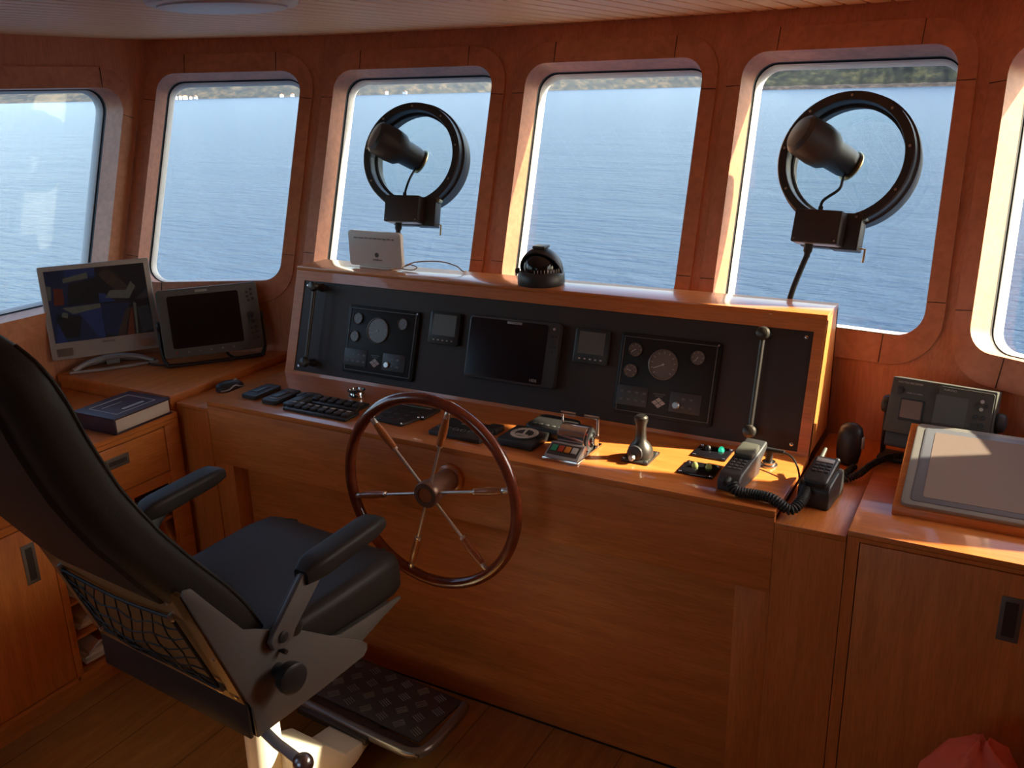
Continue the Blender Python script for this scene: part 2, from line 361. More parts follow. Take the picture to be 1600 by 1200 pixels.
def make_window(idx, q, X, trim=(0.085, 0.05, 0.075, 0.05)):
    # q: BL, BR, TR, TL in the frame of the wall
    w = Thing('window_%d' % idx, 'wood framed wheelhouse window with white outer frame and rounded corners', None, mat=X @ T(q[0][0], q[0][1], 0), kind='structure')
    q = [V((p[0], p[1], 0)) for p in q]
    r = 0.075; A = rquad(q, r); O = rquad(inset(q, [-t for t in trim]), r + 0.06)
    mb = MB(); mb.loft([[V((p.x, p.y, z)) for p in L] for L, z in ((O, 0.0), (O, 0.007), (A, 0.009), (A, 0.0))], (False, False)); w.part('trim_board', mb, 'trim', X)
    # seams where the corner pieces join the straight pieces
    sm = MB()
    cs = inset(q, [0] * 4)
    for i in range(4):
        for j in (1, -1):
            p = cs[i]; d = (cs[(i + j) % 4] - p).normalized(); side = i if j == 1 else (i - 1) % 4
            nrm = V((-d.y, d.x, 0)); c = sum(cs, V((0, 0, 0))) / 4; nrm = nrm if nrm.dot(c - p) < 0 else -nrm
            a0 = p + d * 0.105; tw = trim[side]
            Xs = frame(a0, d, nrm)
            z = Xs.to_3x3() @ V((0, 0, 1))
            s0 = 1 if z.z > 0 else -1
            sm.box(-0.0008, 0.0008, 0.001, tw - 0.001, s0 * 0.006, s0 * 0.0100, X=Xs)
    w.part('trim_joint', sm, 'gap', X, label='dark joint lines between the trim boards')
    B = rquad(inset(q, [0.004] * 4), r - 0.004); G = rquad(inset(q, [0.007] * 4), r - 0.007); H = rquad(inset(q, [0.017] * 4), r - 0.014)
    mb = MB(); mb.loft([[V((p.x, p.y, z)) for p in L] for L, z in ((A, 0.009), (B, -0.088))], (False, False)); w.part('reveal', mb, 'trim', X)
    mb = MB(); mb.loft([[V((p.x, p.y, z)) for p in L] for L, z in ((B, -0.084), (B, -0.096), (G, -0.096), (G, -0.110))], (False, False)); w.part('gasket', mb, 'rubber', X)
    mb = MB(); mb.loft([[V((p.x, p.y, z)) for p in L] for L, z in ((G, -0.100), (H, -0.116), (H, -0.130), (G, -0.130))], (False, False)); w.part('outer_frame', mb, 'wframe', X)
    mb = MB(); mb.loft([[V((p.x, p.y, z)) for p in G] for z in (-0.102, -0.106)], (True, True)); w.part('pane', mb, 'glass', X)
    return w, A
FW = {0: [(.064, -.004), (.646, -.004), (.758, .819), (.182, .819)], 1: [(.067, 0), (.731, 0), (.772, .822), (.108, .822)],
      2: [(.077, 0), (.736, 0), (.736, .824), (.077, .824)], 3: [(.082, 0), (.728, 0), (.686, .832), (.048, .832)],
      4: [(.074, -.004), (.645, -.004), (.527, .822), (-.048, .822)]}
wallmb = MB(); FR = {}
for i in range(5):
    X, us, L, ez = fframe(i); FR[i] = X
    tb, tt = (ZB - 1.2) / ez, (ZC + .03 - 1.2) / ez
    outer = [(us * tb, tb), (L + us * tb, tb), (L + us * tt, tt), (us * tt, tt)]
    w, A = make_window(i + 2, FW[i], X)
    holed(wallmb, outer, [[(p.x, p.y) for p in A]], X)
    p0 = V((CN[i][0], CN[i][1] + KY * (ZB - 1.2), ZB)); p1 = V((CN[i + 1][0], CN[i + 1][1] + KY * (ZB - 1.2), ZB))
    wallmb.add([p0, p1, V((p1.x, p1.y, 0)), V((p0.x, p0.y, 0))], [(0, 1, 2, 3)])
solo('wall_front', wallmb, 'wall', kind='structure', loc=(-1.3, 2.6, 0))
def side_wall(name, x, sgn, idx0):
    # frame: x axis = +Y (left wall) so that +z points into the room
    X = frame((x, 0, 0), (0, 1, 0), (0, 0, 1)) if sgn > 0 else frame((x, 0, 0), (0, -1, 0), (0, 0, 1))
    s = 1 if sgn > 0 else -1
    Y = lambda y: s * y
    mb = MB(); cy = CN[0][1]
    outer = [(Y(YB), 0), (Y(cy - 0.03), 0), (Y(cy - 0.03), ZB), (Y(cy + KY * (ZC + .03 - 1.2)), ZC + .03), (Y(YB), ZC + .03)]
    holes = []; k = KY * 0.79; ws = []
    for j, (y0, y1) in enumerate(((1.52 if s > 0 else 2.0, 2.275 if s > 0 else 2.335),) + (((0.55, 1.30), (-0.42, 0.33)) if s > 0 else ())):  # rear left windows unseen, added for sky fill; right one trimmed to limit sun
        q = [(y0, 1.15), (y1, 1.15), (y1 + k, 1.942), (y0 + k, 1.942)]
        if s < 0: q = [(-q[1][0], 1.15), (-q[0][0], 1.15), (-q[3][0], 1.942), (-q[2][0], 1.942)]
        w, A = make_window(idx0 + j, q, X); holes.append([(p.x, p.y) for p in A])
    holed(mb, outer, holes, X)
    solo(name, mb, 'wall', kind='structure', loc=(x, 0.5, 0))
side_wall('wall_left', WX0, 1, 9); side_wall('wall_right', WX1, -1, 13)
XB = frame((0, YB, 0), (-1, 0, 0), (0, 0, 1)); hb_ = []; mb = MB()
for k, (xa, xb) in enumerate(((1.10, 2.40),)):  # unseen window behind the camera, added as daylight fill for the cabin
    w, A = make_window(20 + k, [(xa, 1.05), (xb, 1.05), (xb, 1.90), (xa, 1.90)], XB); hb_.append([(p.x, p.y) for p in A])
holed(mb, [(-WX1, 0), (-WX0, 0), (-WX0, ZC + .03), (-WX1, ZC + .03)], hb_, XB)
solo('wall_back', mb, 'wall', kind='structure', loc=(-1.3, YB, 0))
mb = MB(); mb.prism([(WX0, YB), (WX1, YB)] + [(c[0], c[1]) for c in CN[::-1]], -0.03, 0.0)
solo('floor', mb, 'floor', kind='structure', loc=(-1.3, 0.5, 0))
mb = MB(); yo = KY * (ZC - 1.2); CP = [(WX0, YB), (WX1, YB)] + [(c[0], c[1] + yo) for c in CN[::-1]]
mb.prism([(p[0] + (.04 if p[0] > 0 else -.04 if p[0] < -3 else 0), p[1] + (.05 if p[1] > 0 else -.04)) for p in CP], ZC + 0.0045, ZC + 0.035)
def ylim(x):
    for i in range(5):
        if CN[i][0] <= x <= CN[i + 1][0]:
            t = (x - CN[i][0]) / (CN[i + 1][0] - CN[i][0]); return CN[i][1] * (1 - t) + CN[i + 1][1] * t + yo
    return CN[0][1] + yo
x = WX0; pitch = 0.070
while x < WX1 - 0.01:
    x1 = min(x + pitch - 0.013, WX1); a, b = ylim(x + 0.001), ylim(x1 - 0.001)
    mb.prism([(x, YB), (x1, YB), (x1, b), (x, a)], ZC, ZC + 0.006, bev=0.0015, seg=1); x += pitch
solo('ceiling', mb, 'ceil', kind='structure', loc=(-1.3, 0.5, ZC))
t = Thing('ceiling_light', 'pale round ceiling lamp peeking in at the top edge of the photo', 'lamp', loc=(-1.68, 1.66, ZC - .004))
mb = MB(); mb.lathe([(.165, 0), (.172, -.006), (.168, -.016), (.150, -.018)], (0, 0, 0), (0, 0, 1), 48, X=t.X); t.part('housing', mb, 'wframe')
mb = MB(); mb.lathe([(.146, -.014), (.146, -.022), (.120, -.026), (.01, -.028)], (0, 0, 0), (0, 0, 1), 48, X=t.X); t.part('diffuser', mb, 'lamp')

# ------------------------------------------------------------------ joinery
YF = 2.045; LZ = 0.911
con = Thing('helm_console', 'wide cherry wood helm console with switch ledge behind the steering wheel', 'console', (-1.39, 2.10, 0))
mb = MB(); mb.box(-2.355, -.427, YF, 2.43, .893, LZ, 0.0015); con.part('ledge_top', mb, 'wood')
mb = MB(); mb.box(-2.355, -.427, YF, 2.063, .686, .8925, 0.0015); con.part('skirt_panel', mb, 'woodm')
mb = MB(); mb.box(-2.268, -.515, 2.112, 2.13, 0, .893); con.part('knee_panel', mb, 'woodm')
mb = MB(); mb.box(-.514, -.427, 2.049, 2.13, 0, .6855, 0.001); con.part('stile', mb, 'woodv')
mb = MB(); mb.box(-2.355, -2.269, 2.049, 2.13, 0, .6855, 0.001); con.part('stile', mb, 'woodv')
mb = MB(); mb.box(-2.268, -.515, 2.108, 2.1118, 0, .005); con.part('base_shadow', mb, 'gap', label='dark strip painted as the shadow line along the floor')  # thin dark strip paints the shadow at the foot of the knee panel
def pillar(x0, x1, yb, lab):
    t = Thing('console_pillar', lab, 'cabinet', ((x0 + x1) / 2, YF, 0))
    mb = MB(); mb.box(x0 + .001, x1 - .001, YF, yb, 0, .868); t.part('body', mb, 'woodv')
    mb = MB(); mb.box(x0 + .001, x1 - .001, YF - .0005, yb, .8685, .883, 0.0015); t.part('pillar_top', mb, 'woody')
pillar(-2.51, -2.355, 2.64, 'narrow low cherry wood pillar left of the helm console under the computer mouse')
pillar(-.427, -.258, 2.72, 'narrow low cherry wood pillar right of the helm console under the handheld radio charger')
# instrument hood
HX0, HX1 = -2.342, -.428; Z1 = 1.277; Y0, Y1, Y2 = 2.42, 2.539, 2.70
hood = Thing('instrument_hood', 'sloping cherry wood instrument hood with black panel on the helm ledge', 'console', (-1.385, 2.55, LZ))
PD = V((0, Y1 - Y0, Z1 - LZ)); PL = PD.length; PF = frame((0, Y0, LZ), (1, 0, 0), PD)   # local x = X, y = up slope, z = toward the room
PX0, PX1, PV0, PV1 = -2.300, -.459, .012, .349
mb = MB()
def panelbox(mb, x0, x1, v0, v1, d0, d1, bev=0.0, seg=2): mb.box(x0, x1, v0, v1, d0, d1, bev, X=PF, seg=seg)
panelbox(mb, HX0, PX0, 0.0, PL, -.02, 0); panelbox(mb, PX1, HX1, 0.0, PL, -.02, 0); panelbox(mb, PX0, PX1, PV1, PL, -.02, 0); panelbox(mb, PX0, PX1, 0.0, PV0, -.02, 0)
hood.part('face_frame', mb, 'wood')
mb = MB(); mb.prism([(HX0, Y1), (HX1, Y1), (HX1, Y2), (HX0, Y2)], Z1 - .0005, Z1 + .0135, bev=.0015); hood.part('hood_top', mb, 'wood')
Xs = frame((0, 0, 0), (0, 1, 0), (0, 0, 1))
for xa, xb in ((HX0, HX0 + .018), (HX1 - .018, HX1)):
    mb = MB(); mb.prism([(Y0 + .001, LZ), (Y2, LZ), (Y2, Z1), (Y1 + .001, Z1)], xa, xb, X=Xs); hood.part('side_panel', mb, 'woodv')
mb = MB(); mb.box(HX0, HX1, Y2 - .015, Y2, LZ, Z1); hood.part('back_panel', mb, 'wood')
mb = MB(); panelbox(mb, PX0, PX1, PV0, PV1, -.012, -.003, .001, 1); hood.part('black_panel', mb, 'panel', label='matte black instrument panel')
for sx in (PX0 + .018, PX1 - .018):
    for sv in (PV0 + .018, PV1 - .018):
        mb = MB(); mb.lathe([(.0055, 0), (.0055, .002), (.003, .0035)], (sx, sv, -.003), (0, 0, 1), 12, X=PF); hood.part('screw', mb, 'chrome')
for gx in (-2.215, -.588):
    mb = MB(); mb.tube([(gx, .05, .038), (gx, .328, .038)], .0075, 12, X=PF)
    gr = hood.part('grab_rail', mb, 'bronze', label='vertical metal grab rail')
    for v in (.05, .328):
        mb = MB(); mb.lathe([(.016, -.003), (.013, .01), (.012, .03), (.016, .036), (.020, .044), (.016, .056), (.008, .060)], (gx, v, 0), (0, 0, 1), 20, X=PF)
        hood.part('rail_mount', mb, 'bronze', parent=gr)

# instruments on the panel ----------------------------------------------------
def gauge_panel(cx, v0, v1, w, lab, dials):
    t = Thing('engine_gauge_panel', lab, 'gauge panel', mat=PF @ T(cx, (v0 + v1) / 2, -.003), group=None)
    h = v1 - v0; x0, x1 = cx - w / 2, cx + w / 2
    mb = MB(); mb.prism(rrect(w, h, .008, 4), 0, .012, bev=.002, X=t.X); t.part('backing_plate', mb, 'gblack')
    mb = MB()
    for (a, b, c, d) in ((-w / 2 + .01, w / 2 - .01, h / 2 - .012, h / 2 - .010), (-w / 2 + .01, w / 2 - .01, -h / 2 + .010, -h / 2 + .012), (-w / 2 + .01, -w / 2 + .0125, -h / 2 + .01, h / 2 - .01), (w / 2 - .0125, w / 2 - .01, -h / 2 + .01, h / 2 - .01)):
        mb.box(a, b, c, d, .0118, .0140, X=t.X)
    t.part('rim', mb, 'grey')
    for (dx, dv, r, ang) in dials:
        X = t.X @ T(dx, dv, .012)
        mb = MB(); mb.lathe([(r * 1.0, 0), (r * 1.06, .001), (r * 1.06, .006), (r * 1.0, .007), (r * .98, .006), (r * .975, .003)], (0, 0, 0), (0, 0, 1), 32, X=X, caps=(True, False)); bz = t.part('gauge_bezel', mb, 'pull')
        mb = MB(); mb.cyl((0, 0, .002), (0, 0, .004), r * .97, n=32, X=X); t.part('dial_face', mb, 'dial', parent=bz)
        mb = MB()
        for k in range(11 if r > .03 else 7):
            nn = 10 if r > .03 else 6; a = R(225 - 270 * k / nn)
            mb.box(r * .74, r * .9, -.0006, .0006, .004, .0046, X=X @ Matrix.Rotation(a, 4, 'Z'))
        t.part('dial_marks', mb, 'mark', parent=bz)
        mb = MB(); mb.box(-r * .1, r * .72, -.0009, .0009, .0048, .0056, X=X @ Rot(ang)); mb.cyl((0, 0, .004), (0, 0, .007), r * .07, n=12, X=X); t.part('needle', mb, 'mark', parent=bz)
    for (a, b, c, d) in ((-.148, -.048, -.095, -.035), (.022, .118, -.095, -.035)):
        mb = MB(); mb.box(a, b, c, d, .0118, .0145, .001, X=t.X); sp = t.part('sub_panel', mb, 'dark')
        mb = MB()
        for i in range(3 if a > 0 else 4):
            for j in range(2):
                if a > 0 and i == 0: continue
                mb.box(a + .012 + i * .024, a + .022 + i * .024, c + .014 + j * .024, c + .020 + j * .024, .0145, .0152, X=t.X)
        t.part('warning_symbols', mb, 'grey', parent=sp)
    mb = MB(); mb.lathe([(.011, 0), (.012, .004), (.009, .007), (.004, .007)], (.043, -.075, .0145), (0, 0, 1), 20, X=t.X); t.part('key_switch', mb, 'steel')
    mb = MB()
    # emblem: diamond of four small tiles split by stripes, with a line of lettering above it
    for (ex, ey) in ((-.0115, .0), (.0115, .0), (0, .0085), (0, -.0085)):
        for k in (-1, 0, 1):
            Xe = t.X @ T(-.012 + ex, -.075 + ey, .0122) @ Matrix.Scale(.72, 4, (0, 1, 0)) @ Rot(45)
            mb.box(-.0072, .0072, k * .0050 - .0019, k * .0050 + .0019, 0, .0008, X=Xe)
    t.part('emblem', mb, 'mark')
    mb = MB()
    for k in range(9): mb.box(-.031 + k * .0042, -.028 + k * .0042, -.051, -.0475, .0118, .0126, X=t.X)
    for k in range(6): mb.box(-.025 + k * .0042, -.022 + k * .0042, -.057, -.054, .0118, .0126, X=t.X)
    t.part('maker_strokes', mb, 'grey', label='faint illegible maker name')
    mb = MB(); mb.lathe([(.004, 0), (.003, .003)], (w / 2 - .008, h / 2 - .008, .012), (0, 0, 1), 12, X=t.X); t.part('screw', mb, 'chrome')
dl = [(-.105, .075, .0195, 215), (-.112, .010, .0195, 160), (-.012, .040, .0435, 205), (.090, .073, .0195, 235)]
gauge_panel(-1.917, .036, .279, .305, 'black engine gauge panel at the left end of the instrument hood', dl)
gauge_panel(-.862, .042, .289, .310, 'black engine gauge panel on the right side of the instrument hood above the joystick', dl)
def small_display(cx, v0, v1, w, lab):
    t = Thing('instrument_display', lab, 'display', mat=PF @ T(cx, (v0 + v1) / 2 - .008, -.003)); h = v1 - v0 + .026
    mb = MB(); mb.prism(rrect(w + .022, h, .008, 4), 0, .014, bev=.002, X=t.X); t.part('casing', mb, 'black')
    mb = MB(); mb.box(-w / 2 + .004, w / 2 - .004, -h / 2 + .030, h / 2 - .010, .0138, .0148, X=t.X); t.part('screen', mb, 'lcd', label='grey green lcd window')
    for k in range(5):
        mb = MB(); mb.box(-w / 2 + .010 + k * .018, -w / 2 + .016 + k * .018, -h / 2 + .012, -h / 2 + .016, .0138, .0160, X=t.X); t.part('button', mb, 'mark')
small_display(-1.657, .200, .285, .099, 'small square display on the hood left of the chart plotter')
small_display(-1.113, .200, .283, .095, 'small square display on the hood right of the chart plotter')
t = Thing('chart_plotter', 'black multifunction chart plotter with blank screen in the middle of the hood', 'chart plotter', mat=PF @ T(-1.386, .188, -.003))
mb = MB(); mb.prism(rrect(.333, .208, .014, 5), 0, .026, bev=.004, X=t.X); t.part('casing', mb, 'dark')
mb = MB(); mb.prism(rrect(.285, .192, .008, 4, -.018, 0), .0255, .0275, X=t.X); t.part('screen', mb, 'screen', label='blank glossy screen')
mb = MB(); mb.box(-.024, .030, .086, .094, .0262, .0285, .001, X=t.X); bd = t.part('name_badge', mb, 'silver')
t.part('lettering', textmb('LOWRANCE', .0085, t.X @ T(.003, .090, .0286)), 'ink', parent=bd)
t.part('lettering', textmb('HDS', .013, t.X @ T(.094, -.086, .0277)), 'mark')
for k, (bx, bv) in enumerate([(.146, .085), (.140, .062), (.152, .062), (.146, .045), (.140, .028), (.152, .028), (.146, .012)]):
    mb = MB(); mb.lathe([(.0042, 0), (.0042, .002), (.003, .003)], (bx, bv, .0258), (0, 0, 1), 10, X=t.X); t.part('button', mb, 'mark' if k == 0 else 'black')

# ------------------------------------------------------------------ objects on the ledge
def yawM(x, y, z, deg=0): return T(x, y, z) @ Rot(deg)
for i, (x, lab) in enumerate(((-2.233, 'leftmost of the three small black rocker units on the ledge'), (-2.130, 'middle one of the three small black rocker units on the ledge'), (-2.035, 'rightmost of the three small black rocker units, beside the long switch rows'))):
    t = Thing('rocker_unit', lab, 'switch', mat=yawM(x, 2.185 - .012 * (i > 0), LZ, 0), group='small black rocker units on the ledge')
    mb = MB(); mb.prism(rrect(.068, .132, .010, 4), 0, .016, bev=.003, X=t.X); t.part('casing', mb, 'black')
    mb = MB(); mb.prism(rrect(.044, .10, .007, 4), .0155, .018, bev=.001, X=t.X); t.part('bezel', mb, 'dark' if i == 0 else 'grey')
    mb = MB(); mb.box(-.016, .016, -.036, .030, .0178, .021, .002, X=t.X); t.part('rocker', mb, 'black')
for (xc, yc, w, lab) in ((-1.945, 2.207, .275, 'rear one of the two black rows of breaker switches'), (-1.915, 2.122, .262, 'front one of the two black rows of breaker switches, near the ledge edge')):
    t = Thing('switch_row', lab, 'switch panel', mat=yawM(xc, yc, LZ), group='rows of breaker switches on the ledge')
    mb = MB(); mb.box(-w / 2, w / 2, -.036, .036, 0, .010, .002, X=t.X); t.part('base_plate', mb, 'black')
    for k in range(8):
        cx = -w / 2 + w * (k + .5) / 8
        mb = MB(); mb.box(cx - .012, cx + .012, -.022, .016, .009, .019, .003, X=t.X @ T(0, 0, 0)); rk = t.part('rocker', mb, 'panel')
        mb = MB(); mb.box(cx - .008, cx + .006, .003, .011, .0186, .0197, X=t.X); t.part('label_tag', mb, 'mark' if yc < 2.15 else 'grey')
t = Thing('chrome_ring', 'small chrome ring cap on the ledge behind the switch rows', 'ring', mat=yawM(-1.911, 2.305, LZ))
mb = MB(); mb.lathe([(.026, 0), (.030, .002), (.030, .010), (.027, .018), (.031, .020), (.031, .024), (.025, .025), (.023, .016)], (0, 0, 0), (0, 0, 1), 36, X=t.X, caps=(True, False)); t.part('ring_body', mb, 'chrome')
mb = MB(); mb.cyl((0, 0, .008), (0, 0, .016), .0235, n=32, X=t.X); t.part('cap', mb, 'dark')
mb = MB(); mb.tube([(-.016, -.004, .018), (0, .006, .021), (.016, .012, .018)], .003, 8, X=t.X, smooth=5); t.part('catch', mb, 'chrome')
t = Thing('autopilot_panel', 'flat black keypad panel on the ledge seen through the top of the wheel', 'control panel', mat=yawM(-1.66, 2.215, LZ))
mb = MB(); mb.prism([(-.075, -.075), (.062, -.088), (.080, -.010), (.094, -.010), (.094, .088), (-.075, .088)], 0, .008, bev=.0015, X=t.X); t.part('plate', mb, 'panel')
for i in range(3):
    for j in range(3):
        mb = MB(); mb.box(-.055 + i * .04, -.032 + i * .04, -.055 + j * .035, -.042 + j * .035, .008, .0105, .001, X=t.X); t.part('key', mb, 'dark')
mb = MB(); mb.box(-.062, -.032, -.078, -.074, .008, .0085, X=t.X); mb.box(-.02, .04, .066, .071, .008, .0085, X=t.X); t.part('label_strip', mb, 'green')
mb = MB(); mb.box(-.06, .07, .070, .073, .008, .0085, X=t.X); t.part('printed_line', mb, 'mark')
for a, b in ((.058, -.080), (.086, -.004), (.074, -.010)):
    mb = MB(); mb.lathe([(.004, 0), (.003, .003)], (a, b, .008), (0, 0, 1), 10, X=t.X); t.part('screw', mb, 'chrome')
t = Thing('thruster_panel', 'black thruster control panel on the ledge behind the right spoke of the wheel', 'control panel', mat=yawM(-1.392, 2.172, LZ, -2))
mb = MB(); mb.box(-.092, .092, -.062, .064, 0, .014, .003, X=t.X); t.part('plate', mb, 'black')
mb = MB(); mb.box(.055, .098, .02, .072, 0, .018, .003, X=t.X); t.part('side_block', mb, 'black')
for k in range(4):
    mb = MB(); mb.torus((-.045 + k * .026, -.02, .0145), (0, 0, 1), .009, .0012, 20, 6, X=t.X); t.part('key_ring_mark', mb, 'grey')
for k, tx in ((0, -.078), (1, .068)):
    mb = MB(); mb.torus((tx, -.02, .0145), (0, 0, 1), .007, .001, 20, 6, X=t.X); t.part('key_ring_mark', mb, 'grey')
mb = MB(); mb.box(-.030, -.004, .026, .031, .0138, .0146, X=t.X); t.part('label_strip', mb, 'mark')
t = Thing('rudder_indicator', 'square black rudder gauge with white dial on the ledge', 'gauge', mat=yawM(-1.194, 2.187, LZ, -2))
mb = MB(); mb.box(-.060, .060, -.062, .062, 0, .024, .005, X=t.X); t.part('casing', mb, 'black')
mb = MB(); mb.lathe([(.047, .0), (.049, .002), (.046, .003)], (0, 0, .0238), (0, 0, 1), 36, X=t.X); t.part('bezel', mb, 'dark')
mb = MB(); mb.torus((0, 0, .0272), (0, 0, 1), .035, .007, 40, 6, X=t.X, rz=.0006); t.part('dial_ring', mb, 'dialw', label='white scale ring')
mb = MB(); mb.box(-.003, .003, -.012, .03, .0266, .0286, X=t.X @ Rot(12)); mb.box(-.02, .02, -.022, -.010, .0266, .0281, X=t.X); t.part('pointer', mb, 'dialw')
mb = MB()
for k in range(13): mb.box(.031, .039, -.0006, .0006, .0277, .0283, X=t.X @ Rot(-10 + 200 * k / 12))
t.part('dial_marks', mb, 'ink')
t = Thing('remote_keypad', 'rounded black keypad box on the ledge behind the rudder gauge and left of the throttle', 'control panel', mat=yawM(-1.150, 2.290, LZ, -4))
mb = MB(); mb.prism(rrect(.142, .115, .022, 6), 0, .034, bev=.008, seg=3, X=t.X); t.part('casing', mb, 'black')
for k in range(5):
    mb = MB(); mb.box(-.052 + k * .022, -.040 + k * .022, -.038, -.029, .0335, .0355, .001, X=t.X); t.part('button', mb, 'grey')
# throttle
t = Thing('throttle_control', 'chrome twin lever engine throttle control with coloured keys', 'throttle', mat=yawM(-1.030, 2.170, LZ, -1))
mb = MB(); mb.box(-.056, .056, -.082, .082, 0, .010, .003, X=t.X); t.part('base_plate', mb, 'chrome')
mb = MB(); Xk = frame((0, 0, 0), (0, 1, 0), (0, 0, 1))
mb.prism([(-.080, .010), (-.078, .013), (-.030, .036), (-.016, .036), (-.016, .010)], -.052, .052, X=t.X @ Xk, bev=.002); kp = t.part('key_housing', mb, 'silver')
Xp = t.X @ frame((0, -.078, .0134), (1, 0, 0), (0, .048, .023))
mb = MB(); mb.box(-.046, .046, .008, .050, 0, .0015, X=Xp); kf = t.part('key_field', mb, 'ink', parent=kp)
for k, c in enumerate(('green', 'redk', 'orangek', 'mark')):
    mb = MB(); mb.box(-.040 + k * .0212, -.023 + k * .0212, .020, .042, .0012, .0042, .001, X=Xp); t.part('key', mb, c, parent=kp)
mb = MB(); prof = [(.036, -.042), (.038, -.040), (.038, .040), (.036, .042)]
mb.lathe(prof, (0, .024, .040), (1, 0, 0), 40, X=t.X); dr = t.part('drum', mb, 'chrome')
mb = MB(); mb.lathe([(.034, 0), (.034, .004), (.022, .008), (.020, .004), (.008, .004), (.008, .012), (.004, .014)], (.042, .024, .040), (1, 0, 0), 32, X=t.X); t.part('drum_end', mb, 'dark', parent=dr)
mb = MB(); mb.prism([(-.004, -.03), (.018, -.03), (.012, .018), (.002, .020)], 0, .004, X=t.X @ T(.0425, -.004, .046) @ frame((0, 0, 0), (0, 1, 0), (0, 0, 1))); t.part('red_wedge', mb, 'red', parent=dr, label='red wedge on the drum end')
for sx, dx in ((-1, .012), (1, -.030)):
    bx = sx * .056
    mb = MB(); mb.tube([(bx, .046, .008), (bx, .048, .045), (bx, .050, .094)], .0038, 10, X=t.X, smooth=5)
    mb.tube([(bx + sx * .004, .051, .097), (bx - sx * .042, .051, .097)], .0058, 12, X=t.X); mb.cyl((bx - sx * .010, .034, .036), (bx + sx * .004, .034, .036), .015, n=20, X=t.X)
    t.part('lever', mb, 'chrome')
# joystick
t = Thing('joystick', 'grey metal joystick with square base plate on the ledge', 'joystick', mat=yawM(-.843, 2.218, LZ, -1))
mb = MB(); mb.box(-.040, .040, -.045, .050, 0, .008, .003, X=t.X); t.part('base_plate', mb, 'bronze')
mb = MB(); mb.lathe([(.036, .006), (.036, .016), (.034, .030), (.026, .044), (.017, .054), (.0145, .075), (.015, .098), (.019, .112), (.019, .122), (.014, .127)], (0, 0, 0), (0, 0, 1), 32, X=t.X); t.part('stick_body', mb, 'bronze')
mb = MB(); mb.lathe([(.022, 0), (.022, .008), (.018, .010)], (-.004, -.028, .024), (0, -1, .1), 28, X=t.X); t.part('round_cover', mb, 'dark')
mb = MB(); mb.lathe([(.009, 0), (.009, .014), (.006, .018)], (-.006, -.038, .016), (0, -1, .1), 20, X=t.X); t.part('button', mb, 'steel')
for a in (-1, 1):
    for b in (-1, 1):
        mb = MB(); mb.lathe([(.005, 0), (.004, .003)], (a * .032, b * .037, .008), (0, 0, 1), 10, X=t.X); t.part('screw', mb, 'steel')
# two small plates
for (cx, cy, lab, c1, c2) in ((-.672, 2.336, 'rear small black plate with green lamp, behind the phone handset', 'led', 'black'), (-.668, 2.205, 'front small black plate with two yellowish lamps left of the phone handset', 'ledy', 'ledy')):
    t = Thing('switch_plate', lab, 'switch', mat=yawM(cx, cy, LZ, -1), group=None)
    mb = MB(); mb.box(-.049, .049, -.043, .043, 0, .006, .0015, X=t.X); t.part('plate', mb, 'screen')
    for k, (a, b, c) in enumerate(((.020, .016, c1), (-.016, .008, c2))):
        mb = MB(); mb.lathe([(.009, 0), (.009, .004), (.006, .011), (.003, .013)], (a, b, .006), (0, 0, 1), 16, X=t.X); t.part('lamp_lens' if c != 'black' else 'toggle', mb, c)
    for a in (-1, 1):
        for b in (-1, 1):
            mb = MB(); mb.lathe([(.004, 0), (.003, .002)], (a * .042, b * .036, .006), (0, 0, 1), 10, X=t.X); t.part('screw', mb, 'chrome')
# phone handset in its cradle
HF = T(-.553, 2.205, LZ) @ Rot(-6)
t = Thing('radio_handset', 'dark radio telephone handset standing in a tilted cradle on the ledge', 'handset', mat=HF)
mb = MB(); mb.prism([(-.100, 0), (-.100, .030), (-.082, .044), (.060, .070), (.096, .080), (.102, .062), (.060, .034), (.05, 0)], -.030, .030, X=HF @ frame((0, 0, 0), (0, 1, 0), (0, 0, 1)), bev=.006, seg=3); hb = t.part('body', mb, 'dark')
HK = HF @ frame((0, -.082, .0445), (1, 0, 0), (0, .142, .026))
mb = MB(); mb.prism(rrect(.050, .062, .006, 4, 0, .112), -.002, .012, bev=.003, X=HK); t.part('earpiece', mb, 'khaki', label='raised earpiece end')
for i in range(3):
    for j in range(4):
        mb = MB(); mb.box(-.019 + i * .014, -.010 + i * .014, .022 + j * .014, .029 + j * .014, .0, .0022, .0008, X=HK); t.part('key', mb, 'grey')
mb = MB(); mb.lathe([(.010, 0), (.010, .018), (.007, .022)], (0, -.096, .034), (0, -1, -.2), 16, X=HF); t.part('cord_socket', mb, 'rubber')
# coiled cord from the handset
path = [(-.550, 2.095, .945), (-.535, 2.085, .928), (-.49, 2.088, .9265), (-.445, 2.082, .927), (-.402, 2.078, .908), (-.385, 2.100, .915), (-.380, 2.150, .925), (-.385, 2.215, .940)]
solo('coiled_cord', coil(path, .0105, .0038, 44, nper=12, k=6), 'rubber', 'black coiled cord drooping between the radio handset and the charger', 'cord', (-.47, 2.085, LZ))
